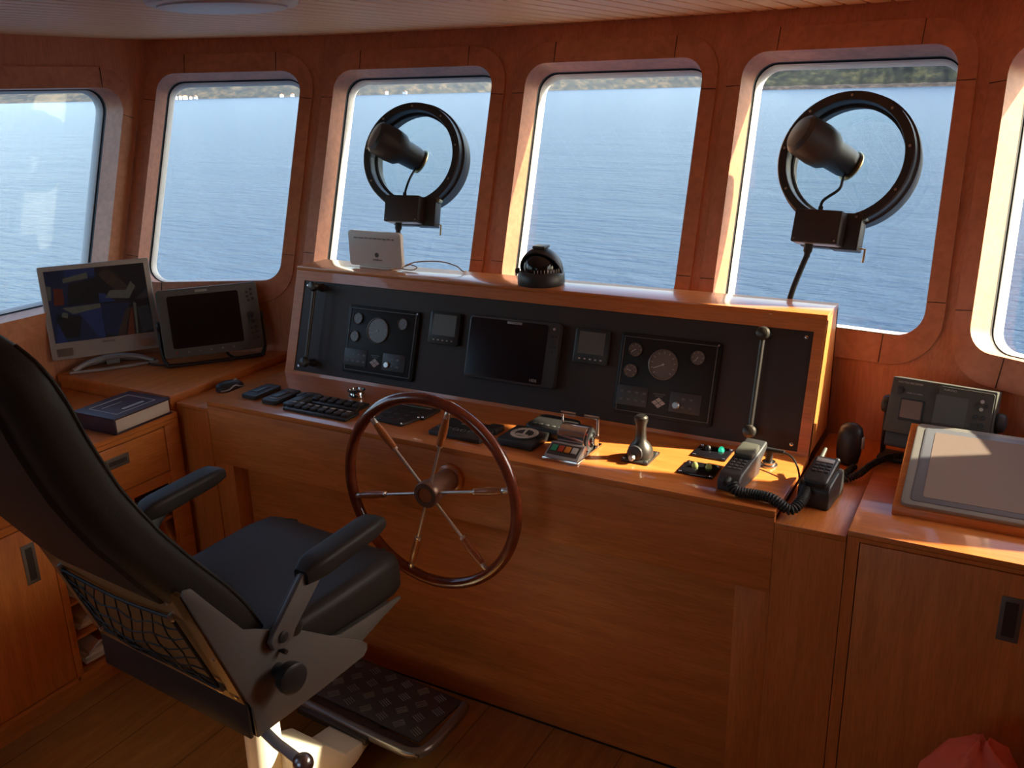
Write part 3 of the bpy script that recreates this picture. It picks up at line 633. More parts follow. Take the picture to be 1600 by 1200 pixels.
# plug socket and thin cable
t = Thing('power_socket', 'round metal socket with right angle plug beside the handset', 'socket', mat=yawM(-.512, 2.322, LZ))
mb = MB(); mb.lathe([(.024, 0), (.024, .004), (.018, .006), (.018, .012), (.012, .013)], (0, 0, 0), (0, 0, 1), 28, X=t.X); t.part('socket_base', mb, 'steel')
mb = MB(); mb.cyl((0, 0, .012), (0, 0, .042), .010, n=16, X=t.X); mb.cyl((-.008, 0, .044), (.040, -.004, .046), .0085, .006, n=16, X=t.X); t.part('plug', mb, 'rubber')
mb = MB(); mb.tube([(-.472, 2.318, .957), (-.445, 2.30, .952), (-.420, 2.26, .935), (-.405, 2.21, .912), (-.395, 2.19, .893)], .0026, 8, smooth=6)
solo('power_cable', mb, 'rubber', 'thin black cable arching from the round socket to the charger', 'cable', (-.43, 2.26, LZ))
# handheld radio in charger
CF = T(-.356, 2.232, .883) @ Rot(-6)
t = Thing('handheld_radio', 'black handheld marine radio leaning back in its charger pod on the pillar', 'radio', mat=CF)
mb = MB(); mb.prism([(-.070, 0), (-.070, .050), (-.060, .062), (.010, .075), (.055, .070), (.065, .03), (.065, 0)], -.040, .040, X=CF @ frame((0, 0, 0), (0, 1, 0), (0, 0, 1)), bev=.006, seg=3); t.part('charger_pod', mb, 'black')
RX = CF @ frame((0, -.050, .046), (1, 0, 0), (0, .11, .030))
mb = MB(); mb.prism(rrect(.062, .112, .010, 4, 0, .045), .0, .030, bev=.006, seg=3, X=RX); rb = t.part('radio_body', mb, 'black')
mb = MB(); mb.box(-.022, .022, .074, .090, .0295, .0315, .001, X=RX); t.part('display_window', mb, 'silver', parent=rb)
for i in range(3):
    for j in range(3):
        mb = MB(); mb.box(-.020 + i * .0155, -.009 + i * .0155, .032 + j * .013, .040 + j * .013, .0295, .0325, .001, X=RX); t.part('key', mb, 'dark', parent=rb)
mb = MB(); mb.tube([(-.020, .100, .015), (-.022, .150, .016)], [.0065, .005], 12, X=RX); t.part('antenna', mb, 'khaki', parent=rb, label='stubby grey green antenna')
mb = MB(); mb.cyl((.020, .098, .015), (.020, .112, .015), .008, n=14, X=RX); t.part('knob', mb, 'black', parent=rb)
# fist microphone hanging behind
MF = T(-.334, 2.50, .883) @ Rot(-8)
t = Thing('fist_microphone', 'rounded black fist microphone standing behind the handheld radio', 'microphone', mat=MF)
mb = MB(); L = []
for z, w, d in ((.006, .020, .016), (.010, .030, .022), (.035, .034, .025), (.070, .036, .027), (.100, .035, .026), (.120, .030, .021), (.130, .018, .012), (.133, .004, .003)):
    L.append([V((w * math.cos(a) * (1 if abs(math.cos(a)) < .9 else .97), d * math.sin(a) - .10 * (z - .06) * -1.2, z * .88)) for a in [2 * PI * k / 24 for k in range(24)]])
mb.loft(L, X=MF); t.part('body', mb, 'black')
mb = MB(); mb.box(.0335, .0395, -.008, .006, .050, .085, .002, X=MF); t.part('talk_button', mb, 'silver')
mb = MB(); mb.cyl((0, 0, .0), (0, 0, .012), .012, n=16, X=MF); t.part('cord_boot', mb, 'rubber')
path = [(-.310, 2.46, .892), (-.325, 2.38, .893), (-.318, 2.355, .893), (-.288, 2.385, .902), (-.262, 2.45, .913), (-.228, 2.515, .914), (-.18, 2.545, .914), (-.13, 2.56, .914)]
solo('coiled_cord', coil(path, .0072, .0026, 46, nper=12, k=6), 'rubber', 'black coiled microphone cord running right behind the grey display', 'cord', (-.25, 2.42, .89))

# ------------------------------------------------------------------ on the hood top
ZT = Z1 + .0135
RF = T(-2.033, 2.625, ZT) @ Rot(-2)
t = Thing('wifi_router', 'upright white wifi router on the hood top in front of the window', 'router', mat=RF)
mb = MB(); mb.prism(rrect(.242, .128, .012, 5, 0, .070), -.010, .010, bev=.004, seg=3, X=RF @ frame((0, 0, 0), (1, 0, 0), (0, 0, 1))); t.part('casing', mb, 'white')
mb = MB(); mb.prism([(-.07, -.018), (.07, -.018), (.07, .055), (-.07, .055)], 0, .007, X=RF, bev=.002); t.part('stand_foot', mb, 'white')
mb = MB(); mb.cyl((.01, -.0102, .050), (.01, -.0112, .050), .0085, n=20, X=RF); t.part('logo_dot', mb, 'ink', label='dark round logo')
t.part('lettering', textmb('vodafone', .012, RF @ T(.012, -.0104, .033) @ frame((0, 0, 0), (1, 0, 0), (0, 0, 1)), .0003), 'grey')
t.part('lettering', textmb('Power  Internet  Wi-Fi  LAN  WAN  Phone  Signal  WPS  USB', .0072, RF @ T(0, -.0104, .109) @ frame((0, 0, 0), (1, 0, 0), (0, 0, 1)), .0003), 'ink')
mb = MB(); mb.tube([(-1.925, 2.64, ZT + .012), (-1.90, 2.655, ZT + .022), (-1.86, 2.66, ZT + .030), (-1.78, 2.665, ZT + .034), (-1.72, 2.67, ZT + .022), (-1.695, 2.675, ZT + .004), (-1.69, 2.69, ZT + .003)], .0022, 8, smooth=8)
mb.tube([(-1.925, 2.63, ZT + .004), (-1.88, 2.625, ZT + .004), (-1.87, 2.645, ZT + .010), (-1.905, 2.655, ZT + .016), (-1.925, 2.645, ZT + .010)], .002, 8, smooth=8)
solo('router_cable', mb, 'cable', 'thin pale cable curling from the white router along the hood top', 'cable', (-1.8, 2.66, ZT))
KF = T(-1.352, 2.612, ZT) @ Rot(4)
t = Thing('compass_binnacle', 'black domed compass binnacle standing on the hood top', 'compass', mat=KF)
mb = MB(); mb.lathe([(.076, 0), (.078, .004), (.077, .034), (.072, .040), (.068, .044)], (0, 0, 0), (0, 0, 1), 40, X=KF); t.part('base', mb, 'black')
mb = MB(); mb.sphere((0, -.006, .052), .056, n=32, m=18, X=KF); t.part('globe', mb, 'screen', label='glossy dark compass globe')
mb = MB(); outer = []; innr = []
for rr, tgt in ((.074, outer), (.069, innr)):
    for j in range(15):
        th = R(4 + 118 * j / 14)          # from the rear horizon up over the top toward the room
        row = []
        for i in range(25):
            ph = PI * i / 24
            x = rr * math.cos(ph); s = rr * math.sin(ph)
            row.append(V((x, s * math.cos(th) * 0.95, .038 + s * math.sin(th) * 1.12)))
        tgt.append(row)
mb.loft(outer, (False, False), X=KF, closed=False); mb.loft(innr, (False, False), X=KF, closed=False)
mb.loft([outer[-1], innr[-1]], (False, False), X=KF, closed=False)
t.part('visor_shell', mb, 'black')
mb = MB(); mb.box(-.022, .022, -.022, .026, .117, .126, .003, X=KF); t.part('top_catch', mb, 'dark')
mb = MB(); mb.lathe([(.010, 0), (.010, .010), (.006, .014)], (-.074, -.01, .040), (-1, -.2, 0), 16, X=KF); t.part('side_knob', mb, 'black')
mb = MB()
for k in range(9): mb.box(-.001, .001, -.0715, -.068, .046, .056, X=KF @ Rot(5 + 9 * k))
t.part('scale_marks', mb, 'mark')

# ------------------------------------------------------------------ clear view screens on windows
def clear_view(fi, cs, ct, boxs, boxt, cab, lab):
    X = FR[fi]; t = Thing('clear_view_screen', lab, 'clear view screen', mat=X @ T(cs, ct, 0), group='spinning clear view screens on the windows')
    F = t.X
    mb = MB(); R1 = .200
    mb.lathe([(R1 - .028, .012), (R1 - .026, .016), (R1 - .004, .016), (R1, .012), (R1 + .001, -.02), (R1 + .007, -.024), (R1 + .007, -.045), (R1 - .002, -.05), (R1 - .002, -.105), (R1 - .012, -.108), (R1 - .022, -.105), (R1 - .022, -.05), (R1 - .034, -.045), (R1 - .034, -.032), (R1 - .028, -.028), (R1 - .028, .012)], (0, 0, 0), (0, 0, 1), 72, X=F, caps=(False, False)); rg = t.part('ring', mb, 'black')
    mb = MB()
    mb.torus((0, 0, -.038), (0, 0, 1), R1 - .035, .002, 72, 8, X=F); t.part('inner_rim', mb, 'bronze', parent=rg)
    for k in range(9):
        a = R(12 + 40 * k); mb = MB(); mb.lathe([(.0045, 0), (.0035, .003)], ((R1 - .014) * math.cos(a), (R1 - .014) * math.sin(a), .016), (0, 0, 1), 10, X=F); t.part('rivet', mb, 'steel', parent=rg)
    mb = MB(); mb.cyl((0, 0, -.100), (0, 0, -.104), R1 - .022, n=64, X=F); t.part('disc_pane', mb, 'glass')
    # motor
    c0 = V((-.006, .0, -.085)); c1 = V((-.118, .056, .050)); ax = (c1 - c0)
    mb = MB(); mb.lathe([(.030, -.012), (.044, -.010), (.044, 0), (.041, .004), (.046, .02), (.048, .075), (.062, .095), (.066, .13), (.062, ax.length + .01), (.050, ax.length + .022), (.01, ax.length + .026)], c0, ax, 32, X=F); mo = t.part('motor', mb, 'dark')
    mb = MB(); mb.torus(c0 + ax.normalized() * -.004, ax, .043, .0065, 32, 8, X=F); t.part('brass_collar', mb, 'brass', parent=mo, label='brass collar')
    mb = MB(); mb.tube([(-.06, .03, .0), (-.11, .065, -.02), (-.172, .10, -.035)], .022, 14, X=F, smooth=4); t.part('motor_arm', mb, 'dark')
    # terminal box
    bx, bt = boxs - cs, boxt - ct
    mb = MB(); mb.box(bx - .069, bx + .069, bt - .049, bt + .049, .018, .078, .002, X=F); bb = t.part('terminal_box', mb, 'panel')
    mb = MB(); mb.box(bx - .062, bx + .062, bt - .0505, bt - .0490, .024, .070, X=F); t.part('box_base', mb, 'silver', parent=bb)
    for a in (-.060, .060):
        mb = MB(); mb.lathe([(.003, 0), (.002, .002)], (bx + a, bt - .040, .078), (0, 0, 1), 8, X=F); t.part('screw', mb, 'steel', parent=bb)
    mb = MB(); mb.box(bx + .030, bx + .112, bt - .055, bt + .055, -.035, .018, .003, X=F); mb.box(bx - .06, bx + .11, bt - .052, bt - .044, -.03, .01, .001, X=F)
    br = t.part('bracket', mb, 'black')
    mb = MB(); mb.tube([(bx + .10, bt - .045, -.01), (bx + .128, bt - .045, -.01), (bx + .128, bt - .085, -.01)], .0035, 8, X=F); t.part('drain_hook', mb, 'brass', parent=br)
    mb = MB(); mb.cyl((bx + .115, bt + .045, -.02), (bx + .115, bt + .045, .01), .008, n=12, X=F); t.part('wing_bolt', mb, 'brass', parent=br)
    mb = MB(); mb.lathe([(.013, 0), (.013, .022), (.009, .030), (.009, .04)], (bx - .022, bt - .049, .045), (0, -1, 0), 16, X=F); t.part('cable_gland', mb, 'rubber')
    p = V((bx - .022, bt - .085, .045))
    mb = MB(); mb.tube([p, p + V((-.01, -.04, .0)), p + V((-.022, -.10, .003)), p + V((cab[0], cab[1], cab[2]))], .0085, 12, X=F, smooth=6); t.part('conduit', mb, 'rubber')
    mb = MB(); mb.tube([(bx - .006, bt + .045, .045), (bx - .006, bt + .064, .045)], .007, 10, X=F); mb.tube([(bx - .006, bt + .050, .045), (bx - .004, -.135, .042), (.006, -.095, .020), (-.004, -.055, -.030), (-.008, -.030, -.062)], .0045, 8, X=F, smooth=6); t.part('motor_lead', mb, 'rubber')
clear_view(1, .461, .490, .471, .278, (-.026, -.13, .0), 'black ring clear view screen on the window above the white router')
clear_view(3, .420, .503, .396, .286, (-.030, -.15, .0), 'black ring clear view screen on the window at the right end of the hood')

# ------------------------------------------------------------------ steering wheel
WXc, WYc, WZc, WR = -1.365, 1.93, .818, .282
WM = T(WXc, WYc, WZc) @ frame((0, 0, 0), (1, 0, 0), (0, 0, 1))    # local z points to the room (-Y)
t = Thing('steering_wheel', 'six spoke varnished wooden steering wheel with steel spokes', 'steering wheel', mat=WM)
mb = MB(); mb.torus((0, 0, 0), (0, 0, 1), WR, .0165, 96, 18, X=WM); t.part('rim', mb, 'mahog')
mb = MB(); mb.lathe([(.034, -.114), (.034, -.02), (.039, .0), (.039, .020), (.036, .024), (.024, .0245), (.022, .021), (.004, .021)], (0, 0, 0), (0, 0, 1), 40, X=WM); t.part('hub', mb, 'hubm')
mb = MB(); mb.lathe([(.046, -.1145), (.044, -.106), (.036, -.100)], (0, 0, 0), (0, 0, 1), 40, X=WM); t.part('hub_flange', mb, 'wood')
mb = MB(); mb.cyl((0, 0, .018), (0, 0, .022), .021, n=32, X=WM); t.part('hub_cap', mb, 'teakh')
SPK = 13
for k in range(6):
    Xs_ = WM @ Rot(60 * k + SPK)
    mb = MB(); mb.tube([(.030, 0, .004), (.17, 0, .004)], .0042, 10, X=Xs_); sp = t.part('spoke', mb, 'spoke')
    mb = MB(); mb.lathe([(.0075, .160), (.0105, .163), (.010, .172), (.0125, .20), (.0115, .225), (.009, .248)], (0, 0, .004), (1, 0, 0), 16, X=Xs_); t.part('spoke_handle', mb, 'teakh', parent=sp, label='turned wooden spoke handle')
    mb = MB(); mb.lathe([(.006, .154), (.0088, .156), (.0088, .164), (.007, .166)], (0, 0, .004), (1, 0, 0), 16, X=Xs_); t.part('ferrule', mb, 'spoke', parent=sp)
    mb = MB(); mb.lathe([(.0065, .246), (.008, .248), (.008, .262), (.006, .268)], (0, 0, .004), (1, 0, 0), 16, X=Xs_); t.part('ferrule', mb, 'spoke', parent=sp)

# ------------------------------------------------------------------ left counter and cabinet
def wally(x):      # inner face of the low front wall
    for i in range(5):
        if CN[i][0] <= x <= CN[i + 1][0]:
            k = (x - CN[i][0]) / (CN[i + 1][0] - CN[i][0]); return CN[i][1] * (1 - k) + CN[i + 1][1] * k - .03
    return 2.3
t = Thing('corner_counter', 'raised cherry wood corner counter under the monitor and radar display', 'counter', (-2.82, 2.2, 0))
poly = [(-3.125, 2.025), (-2.512, 2.025), (-2.512, wally(-2.512) - .006), (-3.12, wally(-3.12) - .008)]
mb = MB(); mb.prism(poly, .880, .911, bev=.0015); t.part('counter_top', mb, 'woody')
mb = MB(); mb.box(-3.12, -2.515, 2.03, 2.30, 0, .8795); t.part('body', mb, 'woodv')
XC = -2.481
cab = Thing('chart_cabinet', 'low cherry wood cabinet along the left wall with drawer, doors and open pigeonholes', 'cabinet', (-2.8, 1.2, 0))
mb = MB(); mb.box(-3.125, XC, -.6, 2.022, .842, .860, .0015); cab.part('cabinet_top', mb, 'woody')
mb = MB()
mb.box(-3.12, XC - .30, -.6, 2.02, .1, .842)
mb.box(-3.12, -2.537, -.6, 2.02, 0, .10)
cab.part('carcass', mb, 'woody')
mb = MB()   # face frame: rails and stiles at the front plane
FX0 = XC - .022
def ff(y0, y1, z0, z1, m=mb, x0=FX0, x1=XC, b=.001): m.box(x0, x1, y0, y1, z0, z1, b)
ff(-.6, 2.02, .826, .8415); ff(1.960, 2.02, .10, .826); ff(1.486, 1.500, .10, .826); ff(-.6, 1.486, .688, .712); ff(1.500, 1.96, .644, .661)
ff(-.6, 2.02, .10, .116); ff(.86, .88, .10, .826)
cab.part('face_frame', mb, 'woody')
mb = MB(); ff(1.502, 1.957, .664, .823, mb, FX0, XC + .001, .0015); dr = cab.part('drawer', mb, 'woody')
mb = MB(); ff(.883, 1.483, .715, .823, mb, FX0, XC + .001, .0015); cab.part('drawer', mb, 'woody')
def flush_pull(th, parent, y0, y1, z0, z1, x):
    m = MB(); m.box(x - .001, x + .003, y0, y1, z0, z1, .001); p = th.part('flush_handle', m, 'pull', parent=parent, label='dark metal flush handle')
    m = MB(); m.box(x + .0025, x + .0036, y0 + .010, y1 - .010, z0 + .012, z1 - .012, .0004, seg=1); th.part('finger_recess', m, 'panel', parent=p)
flush_pull(cab, dr, 1.715, 1.803, .752, .790, XC + .001)
mb = MB(); ff(.883, 1.483, .120, .685, mb, FX0, XC + .001, .0015); d1 = cab.part('door', mb, 'woodv')
flush_pull(cab, d1, 1.39, 1.432, .505, .635, XC + .001)
mb = MB(); ff(.25, .857, .120, .685, mb, FX0, XC + .001, .0015); cab.part('door', mb, 'woodv')
mb = MB(); ff(.25, .857, .715, .823, mb, FX0, XC + .001, .0015); cab.part('drawer', mb, 'woody')
# pigeonholes between y 1.50 and 1.95
mb = MB()
ff(1.500, 1.512, .116, .644, mb, XC - .30, XC - .004); ff(1.945, 1.96, .116, .644, mb, XC - .30, XC - .004)
ys = [1.512, 1.655, 1.80, 1.945]
for y in ys[1:3]: ff(y - .005, y + .005, .116, .644, mb, XC - .30, XC - .008)
zs = [.116, .240, .365, .490, .644]
for z in zs[1:4]: ff(1.512, 1.945, z - .005, z + .005, mb, XC - .30, XC - .008)
ff(1.512, 1.945, .620, .644, mb, XC - .05, XC - .004); 
cab.part('pigeonhole_dividers', mb, 'woody')
rnd = random.Random(3)
labs = ['bottom row left', 'bottom row right', 'second row left', 'second row right', 'third row left', 'top row left', 'top row right']
def roll(y, z, kind, lab, seed):
    r_ = random.Random(seed); x = XC - .03
    t = Thing('paper_bundle', 'bundle of %s in the %s pigeonhole of the left cabinet' % (kind, lab), 'papers', (x - .08, y, z), group='paper bundles in the pigeonholes')
    m = MB()
    for k in range(4):
        w = .085 - .01 * k; a = r_.uniform(-12, 12)
        m.box(-.10, .0 + r_.uniform(-.02, .015), -w / 2, w / 2, .003 + k * .011, .011 + k * .011, .003, X=T(x, y, z) @ Rot(a) @ Rot(r_.uniform(-4, 4), 'X'))
    t.part('sheets', m, 'papers')
    m = MB(); m.tube([(x + .006, y - .03, z + .03), (x + .012, y - .01, z + .052), (x + .008, y + .02, z + .060), (x + .004, y + .035, z + .045)], .004, 8, smooth=5); t.part('curled_edge', m, 'mark')
for y, z, lab, sd in ((1.583, .121, 'bottom left', 1), (1.727, .121, 'bottom middle', 2), (1.583, .245, 'second row left', 3), (1.727, .245, 'second row middle', 4), (1.583, .370, 'third row left', 5), (1.727, .370, 'third row middle', 6), (1.583, .495, 'top left', 7), (1.872, .495, 'top right', 8), (1.727, .495, 'top middle', 9)):
    roll(y, z, 'folded papers', lab, sd)
# book
BM = T(-2.575, 1.882, .860) @ Rot(2)
t = Thing('log_book', 'thick maroon hardback book with a pale framed title lying on the left cabinet', 'book', mat=BM)
mb = MB(); mb.box(-.100, .092, -.112, .112, .006, .050, .001, X=BM); t.part('pages', mb, 'paper', label='cream page edges')
mb = MB(); mb.box(-.104, .097, -.118, .118, .0, .006, .001, X=BM); mb.box(-.104, .097, -.118, .118, .050, .056, .001, X=BM); mb.box(-.104, .097, -.118, -.112, .001, .055, .001, X=BM); t.part('cover', mb, 'book')
mb = MB()
for (a, b, c, d) in ((-.07, .065, -.080, -.078), (-.07, .065, .080, .082), (-.07, -.068, -.08, .08), (.063, .065, -.08, .08), (-.03, -.029, -.06, .02)): mb.box(a, b, c, d, .0558, .0568, X=BM)
t.part('title_frame', mb, 'mark')
mb = MB()
for k in range(14): mb.box(.030, .044, -.03 + k * .0062, -.0262 + k * .0062, .0560, .0566, X=BM)
t.part('title_strokes', mb, 'mark', label='pale illegible title strokes')
# computer monitor --------------------------------------------------------------
def lean_frame(bl, yaw, lean):
    y_, l_ = R(yaw), R(lean); ex = V((math.cos(y_), math.sin(y_), 0)); nh = V((math.sin(y_), -math.cos(y_), 0))
    return frame(bl, ex, -nh * math.sin(l_) + V((0, 0, 1)) * math.cos(l_))
MM = lean_frame((-3.102, 2.003, .970), 55.3, 9.2); W, H = .388, .350
base = T(-3.0, 2.185, .911) @ Rot(55.3)
t = Thing('computer_monitor', 'silver flat screen monitor showing four dark camera pictures', 'monitor', mat=base)
mb = MB(); mb.prism(rrect(W, H, .006, 4, W / 2, H / 2), -.022, 0, X=MM, bev=.003); t.part('casing', mb, 'silver')
sx0, sx1, sy0, sy1 = .020, W - .020, .064, H - .018
mb = MB(); mb.box(sx0, sx1, sy0, sy1, 0, .0012, X=MM); sc = t.part('screen', mb, 'screen')
pics = {'b1': (.015, .022, .055), 'b2': (.02, .035, .11), 'b3': (.012, .013, .016), 'b4': (.10, .022, .014), 'b5': (.10, .095, .075), 'b6': (.045, .028, .022), 'b7': (.03, .03, .035)}
for k, c in pics.items(): M[k] = plain('camera_picture_' + k, tuple(v * .35 + .008 for v in c), 0.3, var=.5, bump=0, scale=45, emit=c, es=.12)
def pic(polys):
    m = MB()
    for (mi, pl, z) in polys:
        m.mi = mi; m.prism([(sx0 + p[0] * (sx1 - sx0), sy0 + p[1] * (sy1 - sy0)) for p in pl], .0012, .0013 + z * .00006, X=MM)
    return m
pm = ['b1', 'b2', 'b3', 'b4', 'b5', 'b6', 'b7']
quads = [
 [(0, [(0, .5), (.5, .5), (.5, 1), (0, 1)], 1), (2, [(.18, .5), (.5, .5), (.5, .86), (.22, .8)], 2), (1, [(.2, .9), (.48, .88), (.5, 1), (.2, 1)], 2), (4, [(.17, .82), (.42, .86), (.42, .94), (.17, .88)], 3), (3, [(.05, .52), (.15, .52), (.16, .74), (.07, .76)], 3), (4, [(0, .6), (.03, .6), (.05, .78), (0, .8)], 3)],
 [(2, [(.5, .5), (1, .5), (1, 1), (.5, 1)], 1), (5, [(.52, .9), (.62, .98), (.84, .64), (.7, .6)], 2), (4, [(.56, .56), (.80, .52), (.88, .68), (.84, .76), (.78, .64), (.62, .66)], 3), (1, [(.5, .5), (.66, .5), (.56, .62), (.5, .64)], 3), (6, [(.86, .5), (1, .5), (1, .64)], 3)],
 [(0, [(0, 0), (.5, 0), (.5, .5), (0, .5)], 1), (1, [(.26, .42), (.5, .42), (.5, .02), (.44, .02)], 2), (4, [(.12, .48), (.5, .49), (.5, .43), (.22, .38)], 3), (2, [(.03, .05), (.24, .05), (.3, .34), (.05, .4)], 3), (1, [(.02, 0), (.12, 0), (.05, .3)], 4), (4, [(.10, .36), (.16, .33), (.17, .4), (.12, .42)], 4)],
 [(2, [(.5, 0), (1, 0), (1, .5), (.5, .5)], 1), (0, [(.5, .06), (.62, .02), (.80, .46), (.5, .48)], 2), (5, [(.62, 0), (.70, 0), (.80, .40), (.74, .36)], 3), (3, [(.72, 0), (.80, 0), (.82, .38), (.80, .38)], 3), (4, [(.82, 0), (.835, 0), (.86, .44), (.83, .46)], 4), (6, [(.88, .02), (1, .04), (.98, .40), (.86, .38)], 3)]]
for q in quads: t.part('camera_picture', pic(q), pm, parent=sc)
mb = MB(); mb.box(.02, .075, .012, .042, 0, .0008, X=MM); t.part('speaker_grille', mb, 'steel')
mb = MB(); mb.box(W - .075, W - .02, .012, .042, 0, .0008, X=MM); t.part('speaker_grille', mb, 'steel')
t.part('lettering', textmb('SAMSUNG', .010, MM @ T(W * .52, .050, .0006)), 'ink')
t.part('lettering', textmb('SyncMaster 913v', .009, MM @ T(W * .52, .030, .0006)), 'steel')
mb = MB(); mb.prism([(-.025, -.01), (.025, -.01), (.022, .012), (-.022, .012)], 0, .12, X=base @ T(0, .055, .0) @ Rot(-8, 'X'), bev=.003); t.part('stand_neck', mb, 'silver')
mb = MB()
fr = [(-.145, -.02), (-.12, -.028), (.12, -.028), (.145, -.02)]
mb.tube([(-.140, -.028, .006), (0, -.034, .006), (.140, -.028, .006), (.150, -.015, .006), (.10, .055, .006), (.0, .085, .006), (-.10, .055, .006), (-.150, -.015, .006)], .006, 8, closed=True, X=base, smooth=5)
mb.tube([(-.145, -.020, .010), (-.08, .01, .030), (0, .022, .038), (.08, .01, .030), (.145, -.02, .010)], .010, 10, X=base, smooth=5)
t.part('stand_base', mb, 'silver')
# radar display ----------------------------------------------------------------
RM = lean_frame((-2.769, 2.238, .955), 52.4, 13.0); W, H = .370, .260
t = Thing('radar_display', 'grey radar display with blank screen on a black bail bracket', 'radar display', mat=T(-2.66, 2.44, .911) @ Rot(52.4))
mb = MB(); mb.prism(rrect(W, H, .010, 4, W / 2, H / 2), -.085, -.004, X=RM @ Matrix.Scale(1, 4), bev=.004); t.part('rear_casing', mb, 'dark')
mb = MB(); mb.prism(rrect(W, H, .012, 4, W / 2, H / 2), -.012, .004, X=RM, bev=.003); t.part('front_bezel', mb, 'grey')
mb = MB(); mb.prism(rrect(.262, .200, .008, 4, .166, .134), .0038, .0052, X=RM); t.part('screen', mb, 'screen', label='blank dark screen')
mb = MB(); mb.box(.140, .185, .2415, .2505, .004, .0055, .001, X=RM); t.part('name_badge', mb, 'silver')
for k in range(6):
    mb = MB(); mb.lathe([(.0045, 0), (.0035, .003)], (.045 + k * .042, .018, .004), (0, 0, 1), 10, X=RM); t.part('soft_key', mb, 'redk' if k == 0 else 'steel')
for (a, b) in ((.330, .222), (.346, .232), (.330, .206), (.346, .214), (.334, .190), (.350, .196), (.330, .082), (.346, .086), (.332, .062), (.348, .066), (.334, .040), (.350, .044)):
    mb = MB(); mb.prism(rrect(.010, .009, .003, 3, a, b), .0038, .0064, X=RM, bev=.0005, seg=1); t.part('key', mb, 'dark')
mb = MB(); mb.lathe([(.012, 0), (.011, .012), (.008, .014)], (.335, .135, .004), (0, 0, 1), 20, X=RM); t.part('rotary_knob', mb, 'black')
mb = MB(); mb.lathe([(.012, 0), (.012, .014), (.009, .018)], (.336, .110, .004), (0, 0, 1), 4, X=RM); t.part('trackball', mb, 'dark')
for s_, x0 in ((1, W), (-1, 0)):
    mb = MB(); mb.lathe([(.020, 0), (.020, .010), (.016, .014)], (x0, .125, -.03), (s_, 0, 0), 24, X=RM); t.part('bracket_knob', mb, 'black')
def rml(x, z, n): return RM @ V((x, z, n))
pts = [rml(W + .006, .125, -.034), rml(W + .006, .03, -.030), V(rml(W - .01, .0, -.02)), ]
bz = .918
pl = RM @ V((.02, 0, -.03)); pr = RM @ V((W - .02, 0, -.03))
mb = MB(); mb.tube([rml(-.006, .125, -.034), rml(-.006, .02, -.030), rml(.004, -.018, -.028), V((pl.x, pl.y, bz)) + V((.01, .012, 0)), V((pr.x, pr.y, bz)) + V((-.01, -.012, 0)), rml(W - .004, -.018, -.028), rml(W + .006, .02, -.03), rml(W + .006, .125, -.034)], .0075, 10, smooth=4); t.part('bail_bracket', mb, 'black')
mb = MB(); mb.tube([RM @ V((.23, .02, -.06)), RM @ V((.235, -.01, -.07)), V((-2.63, 2.47, .918)), V((-2.58, 2.55, .917))], .005, 8, smooth=5); t.part('cable', mb, 'rubber')
mb = MB(); mb.tube([(-2.95, 2.30, .916), (-2.88, 2.26, .916), (-2.80, 2.29, .916), (-2.72, 2.36, .916)], .004, 8, smooth=5)
solo('monitor_cable', mb, 'rubber', 'thin black cable on the corner counter between monitor and radar display', 'cable', (-2.84, 2.28, .911))
# mouse
MX = T(-2.440, 2.235, .883) @ Rot(-18)
t = Thing('computer_mouse', 'black computer mouse with silver side stripe', 'mouse', mat=MX)
mb = MB(); L = []
for z, k in ((.001, .93), (.006, 1.0), (.014, .98), (.022, .88), (.029, .68), (.033, .38), (.0345, .06)):
    L.append([V((.031 * k * math.cos(a) * (1.06 if math.sin(a) < 0 else .96), .054 * (k ** .8) * math.sin(a) - (.004 if z > .02 else 0), z)) for a in [2 * PI * i / 32 for i in range(32)]])
mb.loft(L, X=MX); t.part('shell', mb, 'black')
mb = MB(); mb.tube([(.026, -.048, .008), (.0335, -.02, .010), (.031, .005, .021), (.029, .025, .014), (.020, .046, .008)], .0028, 8, X=MX, smooth=6); t.part('side_stripe', mb, 'silver', label='silver side stripe')
mb = MB(); mb.cyl((-.003, .026, .030), (.003, .026, .030), .006, n=16, X=MX); t.part('scroll_wheel', mb, 'silver')

# ------------------------------------------------------------------ right cabinet
t = Thing('right_cabinet', 'cherry wood cabinet at the right edge under the large grey display', 'cabinet', (.12, YF, 0))
poly = [(-.257, YF), (.512, YF), (.512, wally(.512) - .006), (-.14, wally(-.14) - .01), (-.257, wally(-.257) - .006)]
mb = MB(); mb.prism(poly, .886, .900, bev=.0015); t.part('counter_top', mb, 'wood')
p2 = [(-.257, YF), (.512, YF), (.512, YF + .28), (-.257, YF + .28)]
mb = MB(); mb.prism([(-.257, YF + .022), (.512, YF + .022), (.512, YF + .28), (-.257, YF + .28)], 0, .885); t.part('carcass', mb, 'woodv')
mb = MB(); mb.box(-.257, .512, YF, YF + .022, .876, .8855); mb.box(-.257, -.230, YF, YF + .022, 0, .876); mb.box(-.257, .512, YF, YF + .022, 0, .05); mb.box(.47, .512, YF, YF + .022, .05, .876)
t.part('face_frame', mb, 'woodv')
mb = MB(); mb.box(-.2275, .467, YF - .001, YF + .02, .053, .873, .0012); dd = t.part('door', mb, 'woodv')
mb = MB(); mb.box(.074, .118, YF - .004, YF + .001, .708, .818, .001); fh = t.part('flush_handle', mb, 'pull', parent=dd, label='dark metal flush handle')
mb = MB(); mb.box(.083, .109, YF - .0048, YF - .0035, .720, .806, .0004, seg=1); t.part('finger_recess', mb, 'panel', parent=fh)
